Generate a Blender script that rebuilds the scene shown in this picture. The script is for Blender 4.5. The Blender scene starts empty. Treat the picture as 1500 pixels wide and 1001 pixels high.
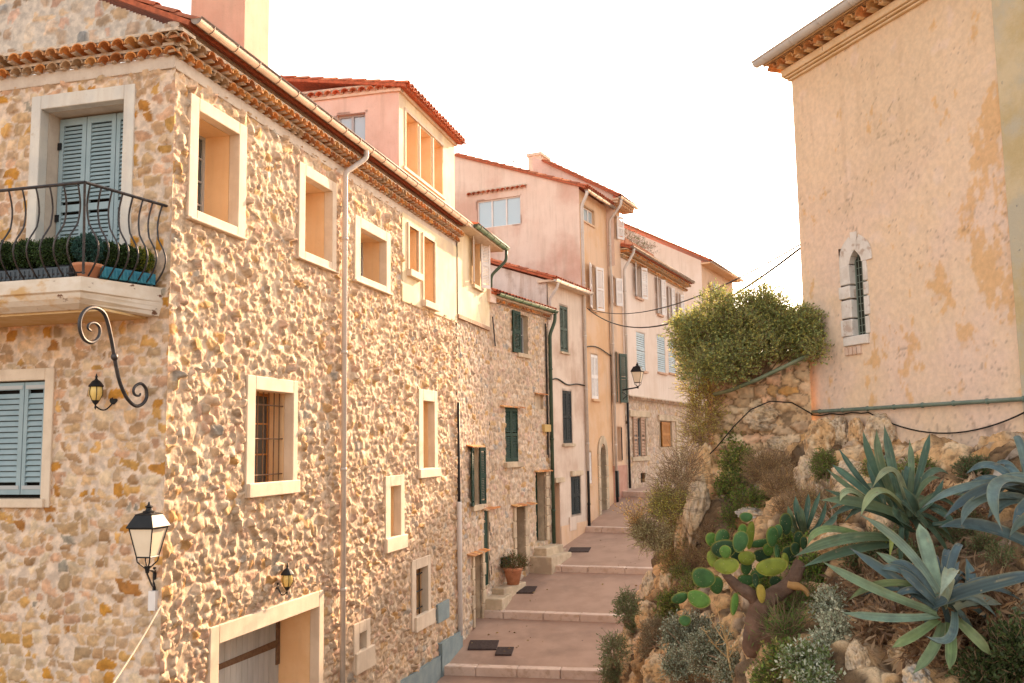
import bpy, math, random
import numpy as np
from mathutils import noise, Vector
S = bpy.context.scene
col = S.collection
rad = math.radians
# ---------------------------------------------------------------- camera
FP, TH, RH = 1354.6, rad(6.442), rad(-0.866)
_c, _s = math.cos, math.sin
R0 = np.array([1.0, 0, 0]); U0 = np.array([0, -_s(TH), _c(TH)]); FW = np.array([0, _c(TH), _s(TH)])
RR = _c(RH)*R0 + _s(RH)*U0; UU = -_s(RH)*R0 + _c(RH)*U0
cam_d = bpy.data.cameras.new('camera'); cam = bpy.data.objects.new('camera', cam_d); col.objects.link(cam)
from mathutils import Matrix
cam.matrix_world = Matrix(((RR[0], UU[0], -FW[0], 0), (RR[1], UU[1], -FW[1], 0), (RR[2], UU[2], -FW[2], 0), (0, 0, 0, 1)))
cam_d.sensor_width = 36; cam_d.lens = FP*36/1500; cam_d.clip_end = 3000; cam_d.clip_start = 0.05
cam_d.dof.use_dof = False
S.camera = cam
# ---------------------------------------------------------------- light
SUN_AZ, SUN_EL = rad(28.5), rad(22.0)
w = bpy.data.worlds.new('World'); S.world = w; w.use_nodes = True
nt = w.node_tree; bg = nt.nodes['Background']
sky = nt.nodes.new('ShaderNodeTexSky'); sky.sky_type = 'NISHITA'; sky.sun_disc = False
sky.sun_elevation = SUN_EL; sky.sun_rotation = SUN_AZ; sky.dust_density = 2.0; sky.air_density = 1.0; sky.ozone_density = 1.0
hs = nt.nodes.new('ShaderNodeHueSaturation'); hs.inputs['Saturation'].default_value = 0.42
mx = nt.nodes.new('ShaderNodeMix'); mx.data_type = 'RGBA'; mx.blend_type = 'MULTIPLY'; mx.inputs[0].default_value = 1.0
mx.inputs[7].default_value = (1.0, 0.895, 0.775, 1)
nt.links.new(sky.outputs[0], hs.inputs['Color']); nt.links.new(hs.outputs[0], mx.inputs[6]); nt.links.new(mx.outputs[2], bg.inputs[0])
bg.inputs[1].default_value = 0.15
sd = bpy.data.lights.new('sun', 'SUN'); sd.energy = 4.4; sd.angle = rad(0.6); sd.color = (1.0, 0.66, 0.40)
sun = bpy.data.objects.new('sun', sd); col.objects.link(sun)
SDIR = np.array([_s(SUN_AZ)*_c(SUN_EL), _c(SUN_AZ)*_c(SUN_EL), _s(SUN_EL)])   # towards the sun
sun.rotation_euler = Vector(SDIR).to_track_quat('Z', 'Y').to_euler()
vs = S.view_settings; vs.view_transform = 'Standard'; vs.look = 'None'; vs.gamma = 1; vs.exposure = 1.86
S.render.engine = 'CYCLES'
S.cycles.max_bounces = 8; S.cycles.diffuse_bounces = 5
# ---------------------------------------------------------------- pixel rays and wall frames
def ray(x, y):
    d = RR*(x-750)/FP - UU*(y-500.5)/FP + FW
    return d/d[1]
def at(x, y, d):
    return ray(x, y)*d
def onz(x, y, z):
    r = ray(x, y); return r*(z/r[2])
class Fr:
    """vertical wall frame: t runs along the wall, o out of it, z up"""
    def __init__(s, P, a, side=1):
        s.P = np.array(P[:2], float); s.a = a; s.side = side
        s.T = np.array([_s(a), _c(a)]); s.N = side*np.array([_c(a), -_s(a)])
    def pt(s, t, o, z):
        q = s.P + s.T*t + s.N*o
        return (q[0], q[1], z)
    def px(s, x, y, o=0.0):
        d = ray(x, y); P = s.P + s.N*o
        k = (s.N@P)/(s.N@d[:2]); q = d*k
        return float((q[:2]-P)@s.T), float(q[2])
    def rect(s, x0, y0, x1, y1, o=0.0):
        """pixel corner nearest in t (x0,y0) top, other corner bottom -> t0,t1,z0,z1"""
        a = s.px(x0, y0, o); b = s.px(x1, y1, o)
        return min(a[0], b[0]), max(a[0], b[0]), min(a[1], b[1]), max(a[1], b[1])
    def sub(s, t, o, da):
        q = s.P + s.T*t + s.N*o
        return Fr(q, s.a+da, s.side)
    def shift(s, o):
        return Fr(s.P + s.N*o, s.a, s.side)
class World:
    def pt(s, t, o, z): return (t, o, z)
WD = World()
# ---------------------------------------------------------------- object helpers
LOC = {}
def tag(o, label=None, cat=None, group=None, kind=None):
    if label: o['label'] = label
    if cat: o['category'] = cat
    if group: o['group'] = group
    if kind: o['kind'] = kind
    return o
def thing(name, label, cat, loc=(0, 0, 0), group=None):
    o = bpy.data.objects.new(name, None); col.objects.link(o); o.location = tuple(float(v) for v in loc)
    o.empty_display_size = 0.2
    LOC[o.name] = np.array(loc, float)
    return tag(o, label, cat, group)
def link_mesh(name, V, F, mat, parent=None, smooth=False, colr=None, mats=None, fm=None):
    V = np.asarray(V, float).reshape(-1, 3)
    L = LOC[parent.name] if parent is not None else np.zeros(3)
    me = bpy.data.meshes.new(name)
    if isinstance(F, np.ndarray) and F.ndim == 2:
        n, k = F.shape
        me.vertices.add(len(V)); me.vertices.foreach_set('co', (V-L).astype(np.float32).ravel())
        me.loops.add(n*k); me.loops.foreach_set('vertex_index', F.astype(np.int32).ravel())
        me.polygons.add(n); me.polygons.foreach_set('loop_start', np.arange(0, n*k, k, dtype=np.int32))
        me.update(calc_edges=True)
    else:
        me.from_pydata((V-L).tolist(), [], F)
    if colr is not None:
        ca = me.color_attributes.new('col', 'FLOAT_COLOR', 'POINT')
        c4 = np.ones((len(V), 4), np.float32); c4[:, :3] = colr
        ca.data.foreach_set('color', c4.ravel())
    for m in (mats or [mat]): me.materials.append(m)
    if fm is not None: me.polygons.foreach_set('material_index', np.array(fm, np.int32))
    if smooth: me.polygons.foreach_set('use_smooth', np.ones(len(me.polygons), bool))
    me.validate()
    o = bpy.data.objects.new(name, me); col.objects.link(o)
    if parent is not None:
        o.parent = parent
    LOC[o.name] = L
    return o
class MB:
    def __init__(s): s.v = []; s.f = []; s.c = []; s.cur = (1, 1, 1)
    def add(s, V, F):
        b = len(s.v); s.v.extend([tuple(p) for p in V]); s.f.extend([tuple(i+b for i in f) for f in F])
        s.c.extend([s.cur]*len(V)); return s
    def box(s, fr, t0, t1, o0, o1, z0, z1):
        V = [fr.pt(t, o, z) for z in (z0, z1) for t, o in ((t0, o0), (t1, o0), (t1, o1), (t0, o1))]
        return s.add(V, [(0, 3, 2, 1), (4, 5, 6, 7), (0, 1, 5, 4), (1, 2, 6, 5), (2, 3, 7, 6), (3, 0, 4, 7)])
    def prism(s, fr, pts, o0, o1):
        n = len(pts); V = [fr.pt(t, o0, z) for t, z in pts]+[fr.pt(t, o1, z) for t, z in pts]
        F = [tuple(range(n)), tuple(range(2*n-1, n-1, -1))]+[(i, (i+1) % n, n+(i+1) % n, n+i) for i in range(n)]
        return s.add(V, F)
    def tube(s, path, r, n=8, cap=True):
        P = [np.array(p, float) for p in path]; m = len(P)
        rs = r if hasattr(r, '__len__') else [r]*m
        up = None; V = []
        for i in range(m):
            d = P[min(i+1, m-1)]-P[max(i-1, 0)]; d = d/(np.linalg.norm(d)+1e-9)
            if up is None:
                up = np.array([0, 0, 1.0]) if abs(d[2]) < .9 else np.array([1.0, 0, 0])
            a = np.cross(d, up); a /= np.linalg.norm(a)+1e-9; b = np.cross(a, d); up = b
            for k in range(n):
                an = 2*math.pi*k/n; V.append(tuple(P[i]+rs[i]*(a*math.cos(an)+b*math.sin(an))))
        F = [(i*n+k, i*n+(k+1) % n, (i+1)*n+(k+1) % n, (i+1)*n+k) for i in range(m-1) for k in range(n)]
        if cap: F += [tuple(range(n-1, -1, -1)), tuple(range((m-1)*n, m*n))]
        return s.add(V, F)
    def lathe(s, c, prof, n=16, sq=False, rot=0.0):
        V = []; c = np.array(c, float)
        for r, z in prof:
            for k in range(n):
                an = 2*math.pi*(k+.5)/n+rot
                V.append((c[0]+r*math.cos(an), c[1]+r*math.sin(an), c[2]+z))
        m = len(prof)
        F = [(i*n+k, i*n+(k+1) % n, (i+1)*n+(k+1) % n, (i+1)*n+k) for i in range(m-1) for k in range(n)]
        F += [tuple(range(n-1, -1, -1)), tuple(range((m-1)*n, m*n))]
        return s.add(V, F)
    def each(s, name, mat, parent, bev=0):
        for b in range(0, len(s.v), 8):
            o = link_mesh(name, s.v[b:b+8], [(0, 3, 2, 1), (4, 5, 6, 7), (0, 1, 5, 4), (1, 2, 6, 5), (2, 3, 7, 6), (3, 0, 4, 7)], mat, parent)
            if bev: bevel(o, bev)
    def build(s, name, mat, parent=None, smooth=False, useC=False):
        return link_mesh(name, s.v, s.f, mat, parent, smooth, np.array(s.c) if useC else None)
# ---------------------------------------------------------------- materials
def nodes(m):
    m.use_nodes = True; n = m.node_tree; return n, n.nodes['Principled BSDF']
def M(name, c1, c2=None, sc=3.0, rough=.85, bump=.0, bsc=30.0, metal=0.0, attr=False, c3=None, sc3=.8, lo=.35, hi=.65, spots=None, stretch=None, emit=None, lo3=.45, hi3=.65, streak=0.0, det=6):
    m = bpy.data.materials.new(name); n, p = nodes(m); L = n.links.new; N = n.nodes.new
    p.inputs['Roughness'].default_value = rough; p.inputs['Metallic'].default_value = metal
    p.inputs['Specular IOR Level'].default_value = .3
    geo = N('ShaderNodeNewGeometry'); vec = geo.outputs['Position']
    if stretch:
        mp = N('ShaderNodeMapping'); mp.inputs['Scale'].default_value = stretch; L(vec, mp.inputs[0]); vec = mp.outputs[0]
    def nz(scale, d=det):
        t = N('ShaderNodeTexNoise'); t.inputs['Scale'].default_value = scale; t.inputs['Detail'].default_value = d; t.inputs['Roughness'].default_value = .6
        L(vec, t.inputs['Vector']); return t.outputs['Fac']
    def ramp(f, a, b):
        r = N('ShaderNodeMapRange'); r.inputs[1].default_value = a; r.inputs[2].default_value = b; r.interpolation_type = 'SMOOTHSTEP'; L(f, r.inputs[0]); return r.outputs[0]
    def mix(f, a, b, bt='MIX'):
        q = N('ShaderNodeMix'); q.data_type = 'RGBA'; q.blend_type = bt
        if isinstance(f, float): q.inputs[0].default_value = f
        else: L(f, q.inputs[0])
        for i, v in ((6, a), (7, b)):
            if isinstance(v, tuple): q.inputs[i].default_value = (*v, 1)
            else: L(v, q.inputs[i])
        return q.outputs[2]
    c = c1
    if c2 is not None: c = mix(ramp(nz(sc), lo, hi), c1, c2)
    if c3 is not None: c = mix(ramp(nz(sc3), lo3, hi3), c, c3)
    if attr:
        a = N('ShaderNodeAttribute'); a.attribute_name = 'col'
        if c2 is not None: c = mix(1.0, a.outputs['Color'], c, 'MULTIPLY')
        else: c = a.outputs['Color']
    if streak:
        mp2 = N('ShaderNodeMapping'); mp2.inputs['Scale'].default_value = (2.6, 2.6, .22); L(geo.outputs['Position'], mp2.inputs[0])
        t2 = N('ShaderNodeTexNoise'); t2.inputs['Scale'].default_value = 2.2; t2.inputs['Detail'].default_value = 7; t2.inputs['Roughness'].default_value = .65; L(mp2.outputs[0], t2.inputs['Vector'])
        q = N('ShaderNodeMath'); q.operation = 'MULTIPLY'; L(ramp(t2.outputs['Fac'], .46, .72), q.inputs[0]); q.inputs[1].default_value = streak; c = mix(q.outputs[0], c, (.42, .31, .23))
        t3 = nz(26, 4); q = N('ShaderNodeMath'); q.operation = 'MULTIPLY'; L(ramp(t3, .60, .70), q.inputs[0]); q.inputs[1].default_value = streak*.8; c = mix(q.outputs[0], c, (.38, .28, .2))
    if spots:   # colour, scale, threshold
        c = mix(ramp(nz(spots[1]), spots[2], spots[2]+.05), c, spots[0])
    if isinstance(c, tuple): p.inputs['Base Color'].default_value = (*c, 1)
    else: L(c, p.inputs['Base Color'])
    if bump:
        b = N('ShaderNodeBump'); b.inputs['Strength'].default_value = 1.0; b.inputs['Distance'].default_value = bump
        L(nz(bsc, 8), b.inputs['Height']); L(b.outputs[0], p.inputs['Normal'])
    if emit:
        p.inputs['Emission Color'].default_value = (*emit[0], 1); p.inputs['Emission Strength'].default_value = emit[1]
    return m
def glass_mat(name, c=(.05, .07, .08), rough=.05):
    m = bpy.data.materials.new(name); n, p = nodes(m)
    p.inputs['Base Color'].default_value = (*c, 1); p.inputs['Roughness'].default_value = rough; p.inputs['Specular IOR Level'].default_value = 1.0
    p.inputs['IOR'].default_value = 1.6
    return m
m_stone = M('rubble_stone', (.78, .78, .78), (1.12, 1.1, 1.06), 9, .92, .006, 45, attr=True)
m_trim = M('limewash_trim', (.64, .52, .40), (.73, .61, .48), 3, .85, .002, 60, streak=0.22)
m_trimw = M('pale_plaster_trim', (.60, .58, .54), (.70, .66, .59), 2.5, .85, .003, 40, spots=((.45, .33, .22), 2.2, .68), streak=0.25)
m_reveal = M('reveal_plaster', (.76, .50, .27), (.80, .56, .33), 2, .88, .002, 50, streak=0.15)
m_frieze = M('frieze_plaster', (.55, .46, .38), (.64, .55, .46), 4, .9, .004, 40, streak=0.32)
m_cream = M('cream_plaster', (.72, .60, .38), (.80, .68, .48), 1.5, .9, .003, 40, c3=(.62, .50, .36), sc3=.7, lo3=.5, streak=0.32)
m_tile = M('roof_tile', (.75, .75, .75), (1.15, 1.1, 1.05), 14, .85, .003, 60, attr=True)
m_pinkd = M('pink_plaster', (.70, .53, .45), (.76, .60, .52), 1.6, .9, .002, 50, c3=(.62, .45, .36), sc3=.5, streak=0.32)
m_pink = M('pink_render', (.74, .58, .49), (.79, .64, .55), 1.1, .9, .002, 40, c3=(.62, .40, .32), sc3=.4, streak=0.32)
m_pinks = M('dusty_pink_render', (.64, .52, .43), (.70, .58, .49), 1.2, .9, .002, 40, c3=(.52, .38, .30), sc3=.5, streak=0.32)
m_orange = M('orange_render', (.63, .39, .22), (.68, .46, .29), 1.0, .9, .002, 40, c3=(.66, .46, .32), sc3=.5, streak=0.32)
m_peach = M('peach_render', (.68, .46, .30), (.72, .52, .38), 1.2, .9, .002, 40, c3=(.60, .42, .30), sc3=.6, streak=0.32)
m_pale = M('pale_pink_render', (.70, .58, .50), (.74, .63, .56), .9, .9, .002, 40, c3=(.66, .53, .44), sc3=.35, streak=0.25)
m_white = M('white_render', (.66, .62, .58), (.74, .70, .66), 1.5, .9, .002, 40, c3=(.45, .40, .36), sc3=1.2, lo3=.55, hi3=.7, streak=0.5)
m_zinc = M('zinc_gutter', (.27, .20, .16), (.34, .26, .21), 5, .6)
m_zincg = M('grey_pipe', (.52, .47, .43), (.60, .54, .49), 4, .5)
m_wpipe = M('white_pipe', (.72, .68, .66), (.78, .74, .72), 4, .5)
m_greenp = M('green_gutter', (.045, .075, .05), (.065, .10, .065), 5, .5)
m_gsh = M('green_shutter_paint', (.003, .028, .016), (.005, .036, .022), 4, .7)
m_dsh = M('dark_shutter_paint', (.006, .012, .014), (.01, .017, .02), 4, .7)
m_ggsh = M('grey_green_shutter_paint', (.06, .09, .07), (.08, .11, .09), 4, .7)
m_bsh = M('blue_grey_shutter_paint', (.27, .37, .41), (.31, .41, .45), 4, .55)
m_lsh = M('pale_blue_shutter_paint', (.42, .52, .58), (.48, .58, .63), 4, .6)
m_wsh = M('white_shutter_paint', (.70, .66, .64), (.76, .72, .70), 4, .6)
m_brsh = M('brown_shutter_paint', (.36, .22, .15), (.42, .27, .19), 5, .65)
m_orw = M('orange_wood', (.42, .17, .04), (.5, .22, .06), 6, .5)
m_iron = M('wrought_iron', (.05, .05, .055), (.09, .08, .08), 12, .5, metal=.6)
m_blk = M('black_paint', (.010, .011, .013), (.016, .016, .018), 8, .5)
m_cab = M('black_cable', (.015, .013, .012), None, rough=.6)
m_dark = M('dark_interior', (.02, .017, .015), None, rough=.9)
m_glass = glass_mat('window_glass')
m_glassb = glass_mat('sky_glass', (.35, .45, .52), .08)
m_wood = M('weathered_wood', (.42, .43, .43), (.52, .53, .53), 6, .8, .002, 60, stretch=(1, 1, .15))
m_rust = M('rusty_iron', (.14, .08, .05), (.2, .12, .07), 20, .8)
m_lampg = M('frosted_lamp_glass', (.80, .68, .52), (.84, .72, .56), 6, .35)
m_amber = M('amber_lamp_glass', (.72, .50, .14), (.8, .58, .2), 6, .3)
m_terra = M('terracotta', (.52, .22, .12), (.6, .28, .16), 10, .8)
m_bluep = M('blue_plinth_paint', (.20, .26, .28), (.26, .32, .33), 3, .8, .003, 30)
m_curtain = M('white_curtain', (.6, .62, .66), (.7, .72, .75), 3, .9)
m_winf = M('grey_window_frame', (.42, .44, .45), None, rough=.5)
m_bstone = M('dressed_stone', (.50, .40, .28), (.62, .50, .36), 3, .9, .006, 30, c3=(.42, .33, .24), sc3=2, streak=0.32)
m_slab = M('balcony_marble', (.66, .58, .48), (.74, .68, .60), 3, .7, .002, 40, c3=(.58, .38, .18), sc3=1.5, lo3=.52, hi3=.66, spots=((.16, .08, .05), 3.6, .62), stretch=(1.2, 1.2, 2.2))
m_chap = None
# ---------------------------------------------------------------- rubble stone walls
PAL = np.array([(.58, .45, .33), (.55, .43, .34), (.62, .50, .40), (.50, .40, .31), (.56, .39, .22), (.50, .31, .14), (.40, .38, .36), (.47, .35, .26), (.58, .42, .34), (.64, .55, .46)])
def rubble(fr, t0, t1, z0, z1, name, parent, holes=(), rest=.025, resz=.025, sw=(.14, .32), sh=(.10, .20), amp=.045, seed=1, ztop=None, zbot=None,
           mort=(.60, .47, .37), wts=None, corner0=False, tint=(1, 1, 1), frames=(), mw=.26, smear=.20, mk=.028, flat=.0, tilt=.22, contrast=1.0, tgrow=0.0):
    rg = np.random.default_rng(seed)
    ts = [t0]
    while ts[-1] < t1: ts.append(ts[-1]+rest*(1+tgrow*(ts[-1]-t0)))
    ts[-1] = t1; ts = np.array(ts); zs = np.linspace(z0, z1, int((z1-z0)/resz)+2)
    T, Z = np.meshgrid(ts, zs)
    # domain warp from a few random sines
    def warp(a, b, k):
        r = 0
        for i in range(5):
            f1, f2, ph = rg.uniform(1.5, 9, 3); sgn = rg.choice([-1, 1])
            r = r+np.sin(a*f1+sgn*b*f2+ph)/5
        return r*k
    k_ = 1.0; fz = np.array([noise.fractal((a*6+seed, b*6, seed*1.7), .9, 2.1, 4) for a, b in zip(T.ravel(), Z.ravel())]).reshape(T.shape)
    fz2 = np.array([noise.noise((a*19+seed, b*19, seed*2.3))+.6*noise.noise((a*9, b*11+seed, 4.1)) for a, b in zip(T.ravel(), Z.ravel())]).reshape(T.shape)
    Tw = T+warp(T, Z, .05)+.045*fz; Zw = Z+warp(T, Z, .06)+.035*np.roll(fz, 37, 1)
    rows = [z0-.4]; 
    while rows[-1] < z1+.4: rows.append(rows[-1]+rg.uniform(*sh))
    rows = np.array(rows); nr = len(rows)-1; seeds = []
    for r in range(nr):
        h = rows[r+1]-rows[r]; x = t0-1.0+rg.uniform(0, .2); a = []
        while x < t1+1.0:
            wd = rg.uniform(*sw)*(.6+.4*h/np.mean(sh)); a.append((x+wd/2, (rows[r]+rows[r+1])/2+rg.normal(0, h*.14), wd)); x += wd
        seeds.append(np.array(a))
    off = np.cumsum([0]+[len(a) for a in seeds]); allS = np.concatenate(seeds); nS = len(allS)
    ri = np.clip(np.searchsorted(rows, Zw)-1, 0, nr-1)
    f1 = np.full(T.shape, 9.0); f2 = np.full(T.shape, 9.0); idx = np.zeros(T.shape, int)
    meanw = np.mean(sw); hh = np.mean(sh)
    for dr in (-1, 0, 1):
        rr = np.clip(ri+dr, 0, nr-1)
        for r in range(nr):
            mk_ = rr == r
            if not mk_.any(): continue
            sx = seeds[r]; q = Tw[mk_]; qz = Zw[mk_]
            k0 = np.searchsorted(sx[:, 0], q)
            F1 = f1[mk_]; F2 = f2[mk_]; I = idx[mk_]
            for dk in (-2, -1, 0, 1):
                k = np.clip(k0+dk, 0, len(sx)-1)
                s_ = sx[k]; dx = (q-s_[:, 0])/(s_[:, 2]*.5); dz = (qz-s_[:, 1])/(hh*.5)
                d = (np.abs(dx)**2.6+np.abs(dz)**2.6)**(1/2.6)
                gid = off[r]+k
                new = (gid != I) | (F1 > 8)
                b = (d < F1)
                F2 = np.where(b & (gid != I), F1, np.where((d < F2) & (gid != I) & ~b, d, F2)); I = np.where(b, gid, I); F1 = np.where(b, d, F1)
            f1[mk_] = F1; f2[mk_] = F2; idx[mk_] = I
    e = np.clip((f2-f1)/mw, 0, 1); e = e*e*(3-2*e)
    stone_h = rg.uniform(.35, 1.0, nS)**1.0; tx = rg.normal(0, tilt, nS); tz = rg.normal(0, tilt*.7, nS)
    S_ = allS[idx]; dx = Tw-S_[..., 0]; dz = Zw-S_[..., 1]
    fine = 0
    for i in range(10):
        fa, fb = rg.uniform(12, 60, 2); fine = fine+np.sin(T*fa*rg.choice([-1, 1])+Z*fb+rg.uniform(0, 6)+stone_h[idx]*9)/10
    H = e*(amp*stone_h[idx]*(1-.25*np.clip(f1, 0, 1)**2)+dx*tx[idx]+dz*tz[idx])+fine*amp*.30*(.3+.7*e)
    H = H+fz*amp*.42*(.35+.65*e); H = H+fz2*amp*.16*(.2+.8*e); mlev = amp*(smear+.22*warp(T*.6, Z*.6, 1.0))+.10*amp*np.roll(fz, 91, 1)
    mf = np.clip((H-mlev)/(amp*.10), 0, 1); H = np.maximum(H, mlev); H = H*(1-flat)
    for fr_ in frames:
        dd = np.maximum(np.maximum(fr_[0]-T, T-fr_[1]), np.maximum(fr_[2]-Z, Z-fr_[3])); k = np.clip(dd/.04, 0, 1); H = np.where(H > .03, .03+(H-.03)*k, H)
    if corner0: k = np.clip((T-t0)/.05, 0, 1); H = H*k+(amp*.5)*(1-k)
    wt = np.array(wts if wts is not None else (4, 4, 4, 3, 1.6, 1.0, 1.3, 2, 3, 2.5), float); wt /= wt.sum()
    # colour families vary in bands
    ci = rg.choice(len(PAL), nS, p=wt); sc = PAL[ci]*rg.uniform(.82, 1.12, (nS, 1))
    mc = np.array(mort)
    sc = sc*np.array(tint)
    if contrast != 1: sc = mc+(sc-mc)*contrast
    cc = mc+(sc[idx]-mc)*(np.clip((e-.15)*2.5, 0, 1)*mf)[..., None]
    cc = cc*(1+.10*fine[..., None])*(1+.10*fz2[..., None])
    n_t, n_z = len(ts), len(zs)
    P = fr.P; V = np.zeros((n_z, n_t, 3))
    V[..., 0] = P[0]+fr.T[0]*T+fr.N[0]*H; V[..., 1] = P[1]+fr.T[1]*T+fr.N[1]*H; V[..., 2] = Z
    tc = (ts[:-1]+ts[1:])/2; zc = (zs[:-1]+zs[1:])/2; TC, ZC = np.meshgrid(tc, zc)
    keep = np.ones(TC.shape, bool)
    for h in holes: keep &= ~((TC > h[0]) & (TC < h[1]) & (ZC > h[2]) & (ZC < h[3]))
    if ztop is not None: keep &= ZC < ztop(TC)
    if zbot is not None: keep &= ZC > zbot(TC)
    i = np.arange((n_z-1))[:, None]*n_t+np.arange(n_t-1)[None, :]
    F = np.stack([i, i+1, i+1+n_t, i+n_t], -1)[keep]
    if fr.side < 0: F = F[:, ::-1]
    used = np.unique(F); mp = np.zeros(n_z*n_t, int); mp[used] = np.arange(len(used))
    return link_mesh(name, V.reshape(-1, 3)[used], mp[F], m_stone, parent, True, cc.reshape(-1, 3)[used].clip(.05, .9))
def plaster(fr, t0, t1, z0, z1, name, mat, parent, holes=(), ztop=None, o=0.0, kinks=(), wob=.008, res=.35):
    """plaster wall face with rectangular holes, slightly uneven"""
    tc = set([t0, t1]+[k for k in kinks if t0 < k < t1]); zc = set([z0, z1])
    for h in holes:
        for q in h[:2]:
            if t0 < q < t1: tc.add(q)
        for q in h[2:]:
            if z0 < q < z1: zc.add(q)
    def fill(s):
        s = sorted(s); r = []
        for a, b in zip(s[:-1], s[1:]):
            n = max(1, int((b-a)/res)); r += [a+(b-a)*i/n for i in range(n)]
        return r+[s[-1]]
    tc = fill(tc); zc = fill(zc); nt_ = len(tc)
    V = []; F = []
    for z in zc:
        for t in tc:
            edge = any(abs(t-h[0]) < .01 or abs(t-h[1]) < .01 or abs(z-h[2]) < .01 or abs(z-h[3]) < .01 for h in holes) or t in (t0, t1)
            ww = 0 if edge else wob*noise.noise((t*1.3+fr.P[0], z*1.3, fr.P[1]))
            zz = min(z, ztop(t)) if ztop else z
            V.append(fr.pt(t, o+ww, zz))
    for j in range(len(zc)-1):
        for i in range(nt_-1):
            tm = (tc[i]+tc[i+1])/2; zm = (zc[j]+zc[j+1])/2
            if any(h[0] < tm < h[1] and h[2] < zm < h[3] for h in holes): continue
            if ztop and max(ztop(tc[i]), ztop(tc[i+1])) <= zc[j]: continue
            a = j*nt_+i; F.append((a, a+1, a+1+nt_, a+nt_) if fr.side > 0 else (a, a+nt_, a+nt_+1, a+1))
    return link_mesh(name, V, F, mat, parent, True)
# ---------------------------------------------------------------- tiles
TC1 = [(.58, .24, .08), (.66, .30, .10), (.50, .20, .07), (.66, .38, .16), (.42, .18, .08), (.60, .32, .15), (.46, .32, .20)]
TCR = [(.56, .16, .08), (.62, .20, .10), (.50, .14, .07), (.64, .26, .14), (.46, .16, .09)]
rgt = random.Random(5)
def genoise(mb, fr, t0, t1, z, o0, o1, sp=.21, r=.095, seg=6, cols=TC1, mc=(.60, .50, .40), mit=0.0, mit1=0.0):
    """one row of half-round tiles sticking out of the wall at height z (spring line)"""
    n = max(1, int(round((t1-t0)/sp))); sp = (t1-t0)/n
    for i in range(n):
        tc = t0+(i+.5)*sp+rgt.uniform(-.008, .008); oo = o1+rgt.uniform(-.012, .012); zz = z+rgt.uniform(-.006, .006)
        c = rgt.choice(cols); k = rgt.uniform(.8, 1.15); mb.cur = tuple(min(.85, q*k) for q in c)
        V = []
        for o, rr in ((o0, r*.92), (oo, r)):
            for R_ in (rr, rr-.016):
                for s in range(seg+1):
                    an = math.pi*s/seg; V.append(fr.pt(tc+R_*math.cos(an), o, zz+R_*math.sin(an)*.95))
        m = seg+1; F = []
        for s in range(seg):
            F += [(s, s+1, 2*m+s+1, 2*m+s), (m+s, 3*m+s, 3*m+s+1, m+s+1), (2*m+s, 2*m+s+1, 3*m+s+1, 3*m+s)]
        mb.add(V, F)
        # mortar lump between neighbours, set back
        mb.cur = mc
        mb.box(fr, tc+r*.75, tc+sp-r*.75, o0, o1-.05, z-.012, z+r*.75)
    mb.cur = mc
    mb.box(fr, t0-.02+0, t1+.02, o0-.05, o1-.045, z+r*.9, z+r*.9+.045)
def cover_tiles(mb, A, u, v, wd, ln, sp=.215, tl=.36, r=.10, seg=6, cols=TCR, jit=.01, rnd=None):
    """canal tiles over a roof plane: A eave corner, u along the eave, v up the slope (unit vectors)"""
    A = np.array(A, float); u = np.array(u, float); v = np.array(v, float); n_ = np.cross(u, v); n_ /= np.linalg.norm(n_)
    if n_[2] < 0: n_ = -n_
    nu = max(1, int(round(wd/sp))); sp = wd/nu; nv = max(1, int(math.ceil(ln/tl)))
    mb.cur = tuple(c*.8 for c in cols[0])
    B = [A, A+u*wd, A+u*wd+v*ln, A+v*ln]
    mb.add([p+n_*0.0 for p in B]+[p-n_*.07 for p in B], [(0, 1, 2, 3), (7, 6, 5, 4), (0, 4, 5, 1), (1, 5, 6, 2), (2, 6, 7, 3), (3, 7, 4, 0)])
    for i in range(nu):
        for j in range(nv):
            c = rgt.choice(cols); k = rgt.uniform(.75, 1.2); mb.cur = tuple(min(.85, q*k) for q in c)
            ctr = A+u*((i+.5)*sp+rgt.uniform(-jit, jit)); l0 = j*tl-.05-rgt.uniform(0, .02); l1 = min((j+1)*tl+.03, ln)
            V = []
            for l, rr, up in ((l0, r, .028), (l1, r*.8, .005)):
                for R_ in (rr, rr-.016):
                    for s in range(seg+1):
                        an = math.pi*s/seg; V.append(ctr+v*l+u*(R_*math.cos(an))+n_*(up+R_*math.sin(an)*.8))
            m = seg+1; F = []
            for s in range(seg):
                F += [(s, s+1, 2*m+s+1, 2*m+s), (m+s, 3*m+s, 3*m+s+1, m+s+1), (s, m+s, m+s+1, s+1)]
            mb.add(V, F)
            if j == 0:   # channel tile lip
                c = rgt.choice(cols); mb.cur = tuple(q*.8 for q in c); V = []
                cc = ctr+u*sp*.5
                for l in (-.07, .3):
                    for R_ in (r, r-.016):
                        for s in range(seg+1):
                            an = math.pi+math.pi*s/seg; V.append(cc+v*l+u*(R_*.9*math.cos(an))+n_*(.03+R_*math.sin(an)*.6))
                mb.add(V, F)
def roof_slab(name, parent, A, u, v, wd, ln, **k):
    mb = MB(); cover_tiles(mb, A, u, v, wd, ln, **k); return mb.build(name, m_tile, parent, False, True)
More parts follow.
